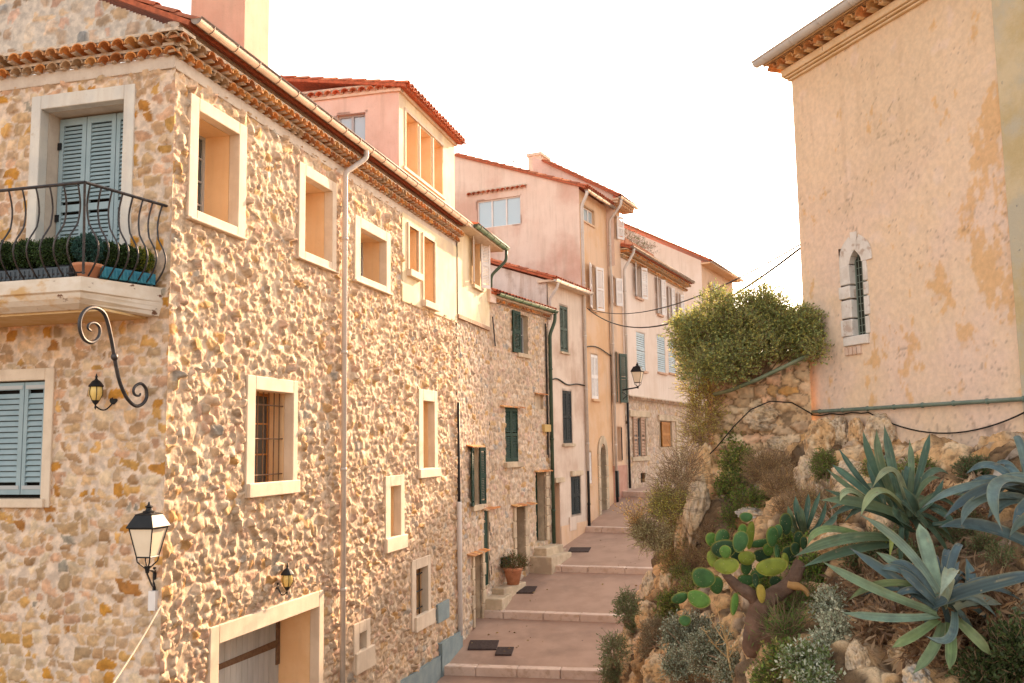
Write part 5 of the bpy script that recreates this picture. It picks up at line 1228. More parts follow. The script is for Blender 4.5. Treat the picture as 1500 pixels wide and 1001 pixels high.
# ================================================================ added unseen block behind the chapel, shaped to shade facade and street
hz = np.array([_s(SUN_AZ), _c(SUN_AZ)]); KP = hz*85; KF = Fr(KP, SUN_AZ+math.pi/2, 1)   # t to the right of the sun line
K = thing('shade_block', 'unseen stone block added behind the chapel to shade the facade and street', 'shade_block', (KP[0], KP[1], -6))
kb = MB()
kb.box(KF, -13.0, -9.6, -9, 0, -6, 25.45); kb.prism(KF, [(-9.6, -6), (9, -6), (9, 27.2), (-.5, 28.2), (-9.6, 26.8)], -9, .0); kb.build('wall', m_bstone, K)  # low masses of the added block, tops set by the shadow wanted
kt = MB(); kt.box(KF, -14.9, -13.0, -7, .05, -6, 29.4); kt.box(KF, -15.05, -12.9, -7.1, .2, 28.9, 29.3); kt.build('tall_shade_block', m_bstone, K)  # tall part of the added block, sets the upright shadow edge
kw = MB()
for i in range(4):
    for j in range(4): kw.box(KF, -7+i*4, -5.8+i*4, -.1, .03, 2+j*6, 4+j*6)
kw.build('window', m_dark, K)  # dark panels on the added block
# ================================================================ rocky bank
CP = [  # rows top to bottom; each (px, py, depth)
 [(1047, 655, 15.1), (1120, 660, 14.8), (1184, 640, 14.3), (1300, 640, 12.6), (1400, 650, 11.3), (1500, 655, 10.3), (1650, 670, 9.0)],
 [(1034, 680, 14.5), (1100, 695, 13.8), (1184, 690, 12.8), (1300, 690, 11.0), (1400, 705, 9.9), (1500, 715, 9.0), (1650, 740, 8)],
 [(1003, 745, 14.6), (1080, 755, 13.0), (1175, 765, 11.0), (1300, 780, 9.2), (1400, 800, 8.3), (1500, 815, 7.7), (1650, 840, 7.0)],
 [(967, 830, 15.2), (1050, 850, 12.4), (1150, 860, 9.6), (1300, 880, 8.0), (1400, 900, 7.3), (1500, 910, 6.9), (1650, 930, 6.2)],
 [(930, 915, 15.6), (1010, 945, 12.0), (1110, 960, 8.9), (1250, 980, 7.3), (1400, 1000, 6.6), (1500, 1010, 6.3), (1650, 1030, 5.6)],
 [(890, 1003, 16.4), (980, 1050, 12.0), (1080, 1090, 8.6), (1250, 1120, 6.7), (1400, 1130, 6.1), (1500, 1140, 5.8), (1650, 1160, 5.2)],
 [(850, 1100, 15.6), (960, 1200, 11.5), (1080, 1260, 8.2), (1250, 1300, 6.3), (1400, 1320, 5.6), (1500, 1330, 5.3), (1650, 1350, 4.8)]]
G_ = []
for row in CP:
    r = [np.array(at(*p)) for p in row]
    s = r[0]; G_.append([s+np.array((1.6, 6.5, -2.2)), s+np.array((.45, 2.0, -.3))]+r)
G_ = [[p+np.array((0, .8, -.0)) if i > 1 else p for i, p in enumerate(G_[0])]]+G_
# first extra row: level ground running back behind the bank top
G_[0] = [p+np.array((.6, 2.5, .15)) for p in G_[0]]
G_ = np.array(G_)
def cr(P, s):
    n = len(P); i = min(int(s), n-2); u = s-i
    p0, p1, p2, p3 = P[max(0, i-1)], P[i], P[i+1], P[min(n-1, i+2)]
    return .5*((2*p1)+(-p0+p2)*u+(2*p0-5*p1+4*p2-p3)*u*u+(-p0+3*p1-3*p2+p3)*u**3)
NU, NV = 280, 250; rows_, cols_ = G_.shape[:2]
us = np.linspace(0, cols_-1, NU); vs_ = np.linspace(0, rows_-1, NV)
tmp = np.array([[cr(G_[:, j], v) for j in range(cols_)] for v in vs_])
surf = np.array([[cr(tmp[i], u) for u in us] for i in range(NV)])
du = np.gradient(surf, axis=1); dv = np.gradient(surf, axis=0); nn = np.cross(du, dv); nn /= np.linalg.norm(nn, axis=2, keepdims=True)+1e-9
if nn[NV//2, NU//2, 1] > 0: nn = -nn
V = np.zeros_like(surf); Cb = np.zeros_like(surf)
rk = np.array((.66, .42, .22)); rk2 = np.array((.72, .55, .37)); rk3 = np.array((.46, .27, .12)); soil = np.array((.11, .07, .04)); gry = np.array((.46, .42, .38))
for i in range(NV):
    for j in range(NU):
        p = surf[i, j]; x, y, z = p*1.0
        cell = noise.voronoi((x*1.7+.3*noise.noise((x*3, y*3, z*3)), y*1.1, z*1.5))[0]; e = min(1, (cell[1]-cell[0])*3.2); c2_ = noise.voronoi((x*5.5+.6*noise.noise((x*4, y*4, z*4)), y*5, z*4.2+.8*x))[0]; e2 = min(1, (c2_[1]-c2_[0])*3)
        h = .16*e**.6+.20*noise.fractal((x*.8, y*.8, z*.8), 1, 2, 4)+.05*noise.fractal((x*5, y*5, z*5), .9, 2, 4)+.035*e2
        pit = max(0, noise.noise((x*7, y*7, z*7)))**2
        q = p+nn[i, j]*(h-.08-.05*pit)
        V[i, j] = q
        n_ = noise.fractal((x*2, y*2, z*2), 1, 2, 4)
        c = rk*(1-ss(n_, -.1, .5))+rk2*ss(n_, -.1, .5); f = ss(noise.fractal((x*1.3+9, y*1.3, z*1.3), 1, 2, 4), .15, .5); c = c*(1-f)+rk3*f
        f = ss(noise.fractal((x*3+5, y*3, z*3), 1, 2, 4), .35, .6)*.6; c = (c*(1-f)+gry*f)*(.72+.28*ss(e2, 0, .5))
        f = max(1-ss(e, .05, .4), ss(noise.fractal((x*1.1, y*1.1, z*1.1+7), 1, 2, 4), .05, .35)*.9)
        # more soil towards the planted shelf near the camera
        f = max(f, ss(x-2.6-.0*z, .0, 1.2)*ss(10-y, 0, 2.5)*ss(.5+noise.fractal((x*2, y*2, z*2+3), 1, 2, 3), .1, .5))
        Cb[i, j] = c*(1-f)+soil*f
i_ = np.arange(NV-1)[:, None]*NU+np.arange(NU-1)[None, :]; Fb = np.stack([i_, i_+1, i_+1+NU, i_+NU], -1).reshape(-1, 4)[:, ::-1]
m_rock = M('rock', (.55, .52, .50), (1.18, 1.14, 1.08), 9, .95, .09, 11, attr=True, lo=.33, hi=.52)
tag(link_mesh('rocky_bank', V.reshape(-1, 3), Fb, m_rock, None, True, Cb.reshape(-1, 3).clip(.02, .9)), kind='structure')
from mathutils.bvhtree import BVHTree
_bv = BVHTree.FromPolygons([tuple(p) for p in V.reshape(-1, 3)], [tuple(int(a) for a in f) for f in Fb])
def hit(px, py, back=0.0, dflt=10.0):
    """where the pixel's ray meets the bank"""
    r = ray(px, py); d = Vector(r/np.linalg.norm(r)); h = _bv.ray_cast(Vector((0, 0, 0)), d)
    return np.array(h[0])-r*(-back) if h[0] is not None else r*dflt
def depth(px, py, dflt=12.0): return float(hit(px, py, 0, dflt)[1])
# ---------------------------------------------------------------- boulders
def boulder(name, label, px, py, rx, ry, rot=0, out=.0, seed=1, c=None, dd=None, cat='rock', grp=None, ln=1.0):
    d = (dd or depth(px, py)); ctr = at(px, py, d); k = d/FP; bm_ = []
    import bmesh
    bm = bmesh.new(); bmesh.ops.create_icosphere(bm, subdivisions=5, radius=1.0)
    a = rad(rot); Rx = RR; Uz = np.array([0, 0, 1.0]); Fy = np.array([0, 1.0, 0]); rz = min(rx, ry)*1.0
    V = []; Cl = []; off = seed*3.7
    for v in bm.verts:
        p = v.co; nx = noise.fractal((p.x*1.3+off, p.y*1.3, p.z*1.3), 1, 2, 3); fi = noise.fractal((p.x*5+off, p.y*5, p.z*5), .9, 2, 4); pit = max(0, noise.noise((p.x*6+off, p.y*6, p.z*6)))**2
        pl = noise.voronoi((p.x*1.2+off, p.y*1.2, p.z*1.2))[0]; fac = min(1, (pl[1]-pl[0])*2)
        w2_ = noise.voronoi((p.x*2.9+off+.4*fi, p.y*2.9, p.z*2.9))[0]; f2_ = min(1, (w2_[1]-w2_[0])*4); st_ = math.sin((p.z*1.0+.5*p.x+.5*nx)*14+off)
        s = .90+.22*nx+.06*fi-.18*pit+.07*fac+.035*f2_+.012*st_
        lx, lz = p.x*rx*k*s, p.z*ry*k*s; ly = p.y*rz*k*s
        q = ctr+Rx*(lx*math.cos(a)-lz*math.sin(a))+Uz*(lx*math.sin(a)+lz*math.cos(a))+Fy*ly; V.append(q)
        f = ss(nx+fi*.5, -.3, .5); cc = (np.array(c) if c else rk)*(1-f)+rk2*f; g = ss(pit, .03, .15)*.5; Cl.append((cc*(1-g)+rk3*.8*g)*(.72+.28*ss(f2_, 0, .6)))
    F = np.array([[v.index for v in f.verts] for f in bm.faces]); bm.free()
    o = link_mesh(name, V, F, m_rock, None, True, np.array(Cl).clip(.02, .9)); tag(o, label, cat, grp); return o
PALE = (.62, .50, .38)
bl = [
 (1205, 652, 26, 40, 0, 'tall rounded boulder directly under the corner of the chapel pipe', None),
 (1182, 700, 19, 30, 5, 'pinkish boulder at the left of the green cushion, under the chapel corner', PALE),
 (1229, 640, 19, 30, 0, 'upright pale boulder under the chapel pipe, second from the chapel corner', PALE),
 (1257, 642, 14, 32, 4, 'narrow boulder under the chapel pipe, wedged between two wider ones', None),
 (1290, 640, 26, 34, 0, 'wide pale boulder under the chapel pipe where the cable starts to sag', PALE),
 (1246, 698, 30, 24, 0, 'round boulder behind the small upright agave leaves', PALE),
 (1056, 640, 46, 17, 48, 'long slanting rock slab under the left end of the dry stone wall', PALE),
 (1117, 614, 29, 20, 0, 'largest stone, low in the middle of the dry stone wall', PALE),
 (1145, 652, 23, 14, -8, 'rounded stone under the dry stone wall, beside the dry brush', PALE),
 (1037, 700, 19, 46, 4, 'tall rock face left of the dark green shrub', None),
 (1022, 750, 20, 52, -6, 'tall pitted rock pillar above the grey shrub', PALE),
 (1002, 790, 14, 42, -4, 'slim pitted rock pillar on the street side of the bank', None),
 (953, 866, 14, 27, -3, 'upright rock standing by the edge of the third step', PALE),
 (979, 855, 12, 25, 6, 'small upright orange rock beside the rock at the third step', None),
 (950, 905, 22, 22, 10, 'orange rock below the two small upright rocks', None),
 (922, 955, 19, 30, 12, 'lowest rock on the street side, above the grey green tuft', None),
 (1106, 757, 30, 12, -12, 'flat grey white rock lying above the cactus', (.55, .52, .5)),
 (1070, 850, 20, 14, 20, 'brown rock partly behind the cactus pads', None),
 (1103, 946, 18, 26, 14, 'orange rock under the cactus trunk', None),
 (1118, 990, 24, 22, -10, 'orange rock at the bottom edge below the cactus trunk', None),
 (1258, 975, 18, 34, 8, 'pale rock among dead leaves below the silver plant', PALE),
 (1325, 955, 26, 26, 0, 'orange rock under the lower agave', None),
 (970, 985, 32, 26, 12, 'broad orange rock at the bottom edge left of the silver bush', None),
 (1345, 1000, 22, 26, 0, 'pale grey rock at the bottom edge under the lower agave', (.5, .48, .46)),
 (1222, 800, 26, 18, 10, 'rock in the gap between cactus and agaves', None)]
for i, (x, y, rx, ry, ro, lab, c) in enumerate(bl): boulder('boulder', lab, x, y, rx, ry, ro, seed=i+1, c=c, dd=14.05 if (x, y) in ((1117, 614), (1145, 652)) else None)
# ---------------------------------------------------------------- dry stone wall under the bush
pL = at(1044, 600, 14.55); pR = at(1190, 600, 13.75); dW = (pR-pL)[:2]; LW = np.linalg.norm(dW); aW = math.atan2(dW[0], dW[1]); DW = Fr(pL, aW, 1)
if DW.N[1] > 0: DW = Fr(pL, aW, -1); 
dsw = thing('dry_stone_wall', 'dry stone retaining wall of tan rubble under the big bush, left of the chapel', 'wall', (pL[0], pL[1], -.5))
rubble(DW, 0, LW, -1.0, 1.35, 'stonework', dsw, rest=.022, resz=.022, sw=(.16, .40), sh=(.10, .21), amp=.13, seed=77, mort=(.30, .20, .12), wts=(4, 4, 5, 3, .6, .3, .2, 2, 4, 5), tilt=.2, flat=.25, tint=(1.22, 1.08, .88))
DE = Fr(pL, aW+(-math.pi/2), -DW.side) if False else Fr(pL, 0.25, -1)
rubble(DE, 0, 3.0, -1.0, 1.35, 'end_stonework', dsw, rest=.03, resz=.03, sw=(.16, .40), sh=(.10, .21), amp=.12, seed=78, mort=(.20, .13, .08), tilt=.28)
tw_ = MB(); tw_.add([(pL[0], pL[1]+.05, 1.3), (pR[0], pR[1]+.05, 1.3), (pR[0]+1, pR[1]+3, 1.3), (pL[0]+.8, pL[1]+3, 1.3)], [(0, 1, 2, 3)]); tw_.build('soil_top', m_soil, dsw)
mb = MB(); pt = [at(x, y, d) for x, y, d in ((1185, 520, 13.5), (1150, 537, 13.45), (1110, 556, 13.6), (1070, 572, 13.9), (1046, 578, 14.2))]; mb.tube(pt, .03, 8); tag(mb.build('hose', M('green_hose', (.14, .17, .10), (.2, .22, .14), 8, .6), None, True), 'thick green grey hose slanting across the dry stone wall', 'hose')
mb = MB(); pt = [at(x, y, d) for x, y, d in ((1190, 607, 13.6), (1160, 590, 13.5), (1128, 588, 13.5), (1100, 600, 13.5), (1075, 625, 13.5), (1050, 655, 13.6), (1040, 665, 13.8))]; mb.tube(pt, .010, 6); tag(mb.build('wall_cable', m_cab, None, True), 'thin black cable lying over the stones below the green hose', 'cable')
# ================================================================ plants on the bank
def blob(px, py, rx, ry, dz=0.0, d=None):
    d = d or depth(px, py+ry*.3); d += dz; k = d/FP; return (at(px, py, d), (rx*k, min(rx, ry)*k*.9, ry*k))
GREY = [(.22, .27, .12), (.28, .32, .14), (.17, .22, .10), (.36, .37, .14), (.13, .17, .07), (.36, .34, .10)]
YEL = [(.62, .48, .12), (.70, .56, .18), (.5, .42, .10), (.42, .32, .10)]
GRN = [(.09, .16, .03), (.13, .22, .04), (.18, .26, .05), (.06, .11, .03)]
DRY = [(.48, .33, .17), (.56, .40, .22), (.38, .25, .13), (.3, .24, .1)]
SIL = [(.34, .37, .32), (.42, .45, .40), (.26, .30, .25), (.20, .24, .19)]
OLI = [(.25, .26, .08), (.33, .31, .10), (.18, .21, .06)]
rb_ = random.Random(14); bs_ = []; by_ = []
for k in range(46):
    x = rb_.uniform(1000, 1192); tp = 505-72*math.sin(math.pi*min(1, max(0, (x-985)/225)))**.7; bt = 562-.26*(x-1000) if x < 1120 else 530+.05*(x-1120)
    y = rb_.uniform(tp, bt); r = rb_.uniform(11, 24); bs_.append(blob(x, y, r*1.15, r, d=14.2-(y-tp)*.004-.5*(x-1000)/200+rb_.uniform(-.2, .2)))
    if x < 1065 or y < tp+22: by_.append(blob(x+rb_.uniform(-8, 4), y+rb_.uniform(-10, 0), r*.9, r*.8, d=14.4-.5*(x-1000)/200))
bs_ += [blob(1080, 500, 36, 30, d=14.0), blob(1120, 480, 34, 30, d=14.0), blob(1150, 500, 32, 26, d=13.8), blob(1180, 480, 18, 26, d=13.6)]*2+[blob(1195, 508, 12, 14, d=13.3), blob(1200, 524, 9, 8, d=13.2), blob(1040, 500, 40, 38, d=14.3), blob(1100, 490, 50, 40, d=14.2), blob(1150, 490, 40, 36, d=13.9)]
LB = shrub('large_bush', 'large grey green bush on top of the dry stone wall beside the chapel corner', 'bush', at(1110, 560, 14.2), bs_, 8200, 8, .17, .042, .42, [tuple(min(.6, q*1.12) for q in c) for c in GREY], seed=2, up=.45, spread=.55, shell=.35)
rg = np.random.default_rng(21); V_, F_, C_y, SV, SF = sprigs(rg, by_, 1100, 7, .16, .04, .4, [(.50, .48, .12), (.58, .52, .14), (.42, .44, .14), (.36, .40, .16)], up=.6, shell=.5)
link_mesh('rimlit_foliage', V_, F_, m_leaf, LB, False, C_y)  # yellow leaves on left and top put the rim light into the colour
rg = np.random.default_rng(4)   # thin flowering spikes on the bush top
sp_ = [blob(x, y, 7, 12, d=14.2) for x, y in ((1060, 440), (1085, 432), (1100, 425), (1122, 430), (1135, 436), (1163, 430), (1050, 452), (1150, 440))]
shrub('flowering_spikes', 'thin reddish flowering stems sticking up from the top of the large bush', 'plant', at(1100, 470, 14.2), sp_, 60, 12, .22, .022, .5, [(.35, .20, .12), (.4, .3, .12), (.25, .2, .1)], seed=5, up=1.6, spread=.15)
shrub('yellow_shrub', 'golden backlit shrub hanging at the left edge of the large bush', 'bush', at(1030, 560, 14.6), [blob(1008, 520, 16, 26, d=14.8), blob(1022, 560, 22, 30, d=14.7), blob(1015, 495, 12, 20, d=14.9), blob(1035, 595, 22, 34, d=14.5)], 900, 8, .22, .035, .3, YEL, seed=6, up=.5, spread=.5)
shrub('yellow_shrub', 'wispy dry yellow shrub hanging down the left end of the dry stone wall', 'bush', at(1030, 650, 14.3), [blob(1025, 620, 20, 26, d=14.3), blob(1015, 650, 16, 20, d=14.4)], 450, 8, .2, .03, .25, YEL+DRY, seed=7, up=.2, spread=.6)
PL = [
 ('green_shrub', 'dark green shrub between the tall rock and the dry brush', [(1078, 640, 20, 24), (1080, 680, 22, 24), (1070, 715, 20, 20)], 900, 8, .13, .035, .5, GRN+OLI, .5),
 ('green_shrub', 'small green shrub low at the left end of the dry stone wall', [(1030, 632, 12, 12)], 160, 8, .12, .03, .5, GRN, .5),
 ('dry_brush', 'dry orange brown brush below the dry stone wall', [(1125, 690, 32, 22), (1150, 715, 28, 18)], 1100, 9, .20, .025, .18, DRY, .9),
 ('green_shrub', 'green shrub in the shade below the dry brush, above the flat rock', [(1100, 735, 26, 16), (1075, 760, 16, 16)], 420, 8, .12, .03, .4, GRN, .6),
 ('green_cushion', 'green cushion plant in front of the boulder under the chapel corner', [(1208, 682, 16, 22)], 420, 8, .09, .022, .4, GRN, .6),
 ('green_cushion', 'domed green cushion plant at the foot of the chapel wall', [(1428, 690, 26, 18)], 700, 8, .07, .018, .4, [(.06, .12, .05), (.08, .15, .06), (.05, .09, .04)], .7),
 ('green_cushion', 'dark green cushion between the agave spikes and the wide boulder', [(1345, 690, 22, 18)], 420, 8, .08, .02, .4, GRN, .6),
 ('dry_brush', 'twiggy pinkish dry plant behind the tall rock on the street side', [(1000, 690, 22, 24), (985, 712, 22, 20)], 500, 7, .24, .022, .2, [(.58, .44, .30), (.50, .36, .22), (.66, .50, .34)], .7),
 ('golden_grass', 'golden tuft glowing above the grey shrub by the third step', [(978, 735, 20, 16), (968, 750, 16, 14), (992, 765, 16, 20)], 800, 8, .18, .03, .3, YEL+OLI, .9),
 ('grey_shrub', 'grey brown shrub overhanging the third landing', [(955, 785, 26, 16), (975, 800, 20, 12), (940, 775, 12, 10)], 900, 8, .15, .026, .4, [(.38, .33, .20), (.44, .40, .25), (.28, .25, .13)], .4),
 ('golden_grass', 'thin dry stalks with orange seed heads above the third landing', [(932, 762, 9, 10)], 60, 7, .22, .03, .5, [(.55, .32, .14), (.6, .4, .2)], 1.2),
 ('green_shrub', 'olive green plant between the two rock pillars', [(1003, 745, 12, 22)], 300, 8, .12, .03, .5, OLI+GRN, .5),
 ('grey_tuft', 'grey green tuft beside the fourth step from the top', [(918, 890, 13, 20), (926, 915, 10, 16)], 420, 8, .12, .03, .4, [(.14, .18, .09), (.2, .22, .13), (.1, .14, .06)], .7),
 ('grey_tuft', 'grey green tuft at the bottom edge beside the lowest step', [(900, 955, 14, 20), (905, 985, 22, 18)], 700, 8, .15, .032, .4, [(.12, .16, .08), (.17, .2, .11), (.22, .22, .14)], .6),
 ('green_shrub', 'yellow green plant under the left cactus pads', [(985, 885, 20, 16), (975, 905, 12, 12)], 420, 8, .10, .028, .5, OLI+GRN, .6),
 ('green_shrub', 'olive weed in the crack above the upright rocks', [(990, 825, 22, 16), (1010, 805, 14, 18)], 420, 8, .13, .03, .4, OLI+DRY, .7),
 ('silver_bush', 'large silvery grey bush at the bottom beside the orange rock', [(1010, 935, 36, 30), (1045, 960, 36, 32), (1000, 975, 26, 20), (1075, 985, 22, 20)], 2300, 9, .12, .030, .45, SIL+[(.12, .14, .10)], .6),
 ('silver_bush', 'brownish silver bush left of the large silvery one', [(965, 930, 22, 18), (950, 950, 14, 12)], 600, 8, .13, .026, .35, [(.28, .24, .18), (.3, .28, .22), (.2, .18, .12)], .6),
 ('green_grass', 'bright green grassy tuft under the cactus, right of its trunk', [(1170, 895, 24, 22), (1150, 925, 18, 16)], 420, 6, .22, .06, .10, [(.10, .18, .04), (.13, .22, .05), (.07, .12, .03)], .9),
 ('silver_plant', 'silvery white leaved plant between the cactus and the lower agave', [(1215, 890, 16, 20), (1222, 925, 18, 20), (1210, 945, 12, 12)], 520, 9, .10, .030, .5, [(.45, .48, .42), (.55, .56, .5), (.3, .34, .28)], .5),
 ('silver_plant', 'white flowered plant at the bottom edge beside the silvery one', [(1180, 970, 30, 18), (1195, 1000, 30, 18)], 420, 9, .09, .03, .6, [(.5, .54, .5), (.2, .26, .14), (.14, .2, .08)], .5),
 ('green_shrub', 'small green sprigs between the two right agaves', [(1400, 785, 10, 22), (1440, 800, 16, 14), (1420, 765, 14, 10), (1465, 815, 16, 12)], 500, 8, .08, .022, .35, [(.12, .17, .08), (.16, .2, .1)], .9),
 ('dry_brush', 'brown litter of dead leaves under the lower agave', [(1290, 870, 30, 22), (1310, 915, 36, 26), (1380, 940, 40, 26), (1450, 900, 36, 40), (1260, 850, 22, 16)], 900, 4, .22, .10, .22, [(.22, .13, .08), (.3, .19, .12), (.15, .09, .06), (.34, .24, .17)], -.1),
 ('green_shrub', 'grey green weeds filling the gap between the upper and lower agaves', [(1300, 800, 30, 16), (1340, 825, 26, 16), (1260, 820, 20, 14)], 600, 7, .12, .035, .35, [(.12, .17, .09), (.16, .2, .1), (.08, .11, .05)], .7),
 ('dry_brush', 'brown dead agave litter behind the upper agave', [(1360, 750, 30, 22), (1345, 720, 24, 14), (1400, 750, 26, 18)], 520, 4, .18, .09, .22, [(.22, .13, .08), (.32, .2, .13), (.16, .1, .07)], .1),
 ('green_shrub', 'mixed green weeds in the shade behind the cactus', [(1160, 800, 30, 22), (1190, 840, 26, 20), (1120, 860, 22, 16)], 800, 7, .12, .035, .45, GRN, .6),
 ('dry_brush', 'dry straw tuft in the gap between the cactus top and the upright agave', [(1225, 760, 24, 18), (1200, 735, 18, 14)], 500, 8, .18, .022, .18, DRY+OLI, .9),
 ('green_shrub', 'low olive weeds at the foot of the wide pale boulder', [(1290, 690, 28, 12), (1320, 705, 20, 12)], 400, 7, .10, .026, .4, OLI+GRN, .7),
 ('dry_brush', 'straw coloured weeds above the left cactus pads', [(1060, 800, 20, 14), (1040, 820, 14, 14)], 420, 8, .16, .022, .2, DRY+OLI, .9),
 ('green_shrub', 'olive green mat of weeds over the rock left of the left cactus pads', [(1015, 860, 18, 14), (1000, 840, 12, 12)], 360, 7, .11, .026, .4, OLI+GRN, .6),
 ('dry_brush', 'dry grass in the crack of the rocks under the tall pitted pillar', [(1040, 790, 12, 16), (1015, 815, 12, 12)], 300, 8, .16, .02, .16, DRY, .9),
 ('green_shrub', 'leafy weeds at the bottom edge right of the silver bush', [(1130, 1000, 20, 22), (1145, 965, 14, 16)], 420, 7, .11, .032, .45, GRN+OLI, .6),
 ('dry_brush', 'orange dry grass below the boulders under the chapel pipe', [(1175, 735, 18, 14), (1150, 745, 16, 12)], 420, 8, .15, .02, .16, DRY+[(.5, .3, .12)], .9),
 ('green_shrub', 'dark weeds in the shade at the bottom right corner', [(1490, 960, 30, 36), (1440, 990, 30, 20)], 500, 7, .12, .04, .45, [(.04, .06, .02), (.06, .09, .03)], .5),
]
for i, (nm, lab, bb, n, per, ln_, sz, asp, cols, up) in enumerate(PL):
    bl_ = [blob(*b, dz=-.12) for b in bb]; b0 = hit(bb[0][0], bb[0][1]+bb[0][3], 0, bl_[0][0][1])
    shrub(nm, lab, {'golden_grass': 'grass', 'green_grass': 'grass'}.get(nm, 'plant'), b0, bl_, n, per, ln_, sz, asp, cols, seed=100+i, up=up, spread=.6, shell=.25)
# fennel skeleton
d_ = depth(1080, 960)-.3
mb = MB(); root = at(1075, 1000, d_); rgf = random.Random(9)
mb.tube([root, at(1066, 960, d_), at(1064, 930, d_)], [.012, .009, .006], 6)
tips = [(1040, 905), (1050, 890), (1078, 885), (1095, 905), (1085, 940), (1032, 925), (1060, 915), (1098, 925), (1048, 945)]
for x, y in tips:
    a = at(1067+rgf.uniform(-3, 3), rgf.uniform(935, 965), d_); b = at(x, y, d_-rgf.uniform(-.1, .2)); mb.tube([a, (a+b)/2+np.array((.0, 0, -.02)), b], [.006, .005, .003], 5)
    for k in range(7):
        e = b+np.array((rgf.uniform(-.05, .05), rgf.uniform(-.05, .05), rgf.uniform(.0, .05))); mb.tube([b, e], .002, 4); mb.lathe(e, [(.001, -.006), (.007, 0), (.001, .006)], 5)
tag(mb.build('dried_fennel', M('dried_stalk', (.5, .34, .16), (.6, .42, .22), 9, .8)), 'dried ochre fennel stalk with open seed heads in front of the silvery bush', 'plant')
# ---------------------------------------------------------------- prickly pear
pearT = thing('prickly_pear', 'prickly pear cactus with flat green pads and a thick brown trunk on the bank', 'cactus', at(1110, 930, depth(1110, 930)))
m_pad = M('cactus_pad', (.75, .75, .75), (1.15, 1.15, 1.1), 9, .65, .002, 60, attr=True, spots=None)
D0 = 8.3
_n, _p = nodes(m_pad); _v = _n.nodes.new('ShaderNodeTexVoronoi'); _v.inputs['Scale'].default_value = 42; _g = _n.nodes.new('ShaderNodeNewGeometry'); _n.links.new(_g.outputs['Position'], _v.inputs['Vector'])
_r = _n.nodes.new('ShaderNodeMapRange'); _r.inputs[1].default_value = .17; _r.inputs[2].default_value = .10; _r.inputs[3].default_value = 0; _r.inputs[4].default_value = .75; _n.links.new(_v.outputs['Distance'], _r.inputs[0])
_q = _n.nodes.new('ShaderNodeMix'); _q.data_type = 'RGBA'; _src = _p.inputs['Base Color'].links[0].from_socket; _n.links.new(_r.outputs[0], _q.inputs[0]); _n.links.new(_src, _q.inputs[6]); _q.inputs[7].default_value = (.36, .30, .16, 1); _n.links.new(_q.outputs[2], _p.inputs['Base Color'])
pads = [(726, 243, 30, 22, 0, 0, 'g'), (745, 325, 19, 66, 5, .05, 'y'), (712, 315, 22, 42, 0, .25, 'l'), (700, 355, 34, 50, 20, -.05, 'g'), (615, 335, 32, 40, 40, .1, 'g'), (567, 345, 26, 32, 0, .2, 'l'), (625, 388, 58, 42, -10, 0.05, 'd'), (573, 432, 25, 38, 0, .15, 'y'),
 (637, 465, 57, 37, -5, -.18, 'y'), (632, 402, 26, 30, 0, -.2, 'l'), (530, 520, 54, 45, 25, -.15, 'g'), (590, 553, 34, 44, -15, -.1, 'g'), (510, 618, 52, 38, 20, -.3, 'l'), (423, 612, 40, 26, -22, -.2, 'g'), (672, 640, 19, 50, 15, -.25, 'l'), (845, 470, 70, 40, -12, -.2, 'y'),
 (730, 430, 38, 32, 0, .0, 'y'), (727, 472, 26, 36, 5, .05, 'g'), (845, 332, 28, 50, 0, -.1, 'g'), (872, 310, 20, 34, 10, .0, 'g'), (908, 275, 28, 52, 0, .05, 'd'), (790, 362, 54, 18, -10, .2, 'g'), (830, 390, 26, 30, 0, .15, 'l'), (866, 402, 13, 38, 0, -.05, 'g'), (905, 436, 16, 30, -10, -.2, 'y'),
 (925, 410, 34, 36, 0, .2, 'd'), (950, 388, 22, 30, 0, .15, 'd'), (990, 360, 16, 32, 0, .1, 'd'), (727, 530, 38, 26, 0, .1, 'g'), (722, 580, 46, 24, 8, -.05, 'd'), (770, 532, 15, 34, 0, -.05, 'd'), (795, 592, 20, 42, -5, -.15, 'o'), (860, 540, 28, 30, 0, .2, 'd'), (782, 505, 34, 20, 0, .1, 'g'),
 (912, 765, 11, 38, 0, -.2, 'l'), (447, 716, 27, 24, 0, -.1, 'g'), (966, 345, 22, 42, 0, .2, 'd'), (800, 420, 40, 30, 0, .25, 'd'), (690, 420, 34, 36, 0, .3, 'd')]
PC = dict(g=(.045, .115, .035), l=(.085, .18, .03), d=(.022, .06, .022), y=(.18, .22, .03), o=(.36, .26, .05))
rgp = random.Random(12)
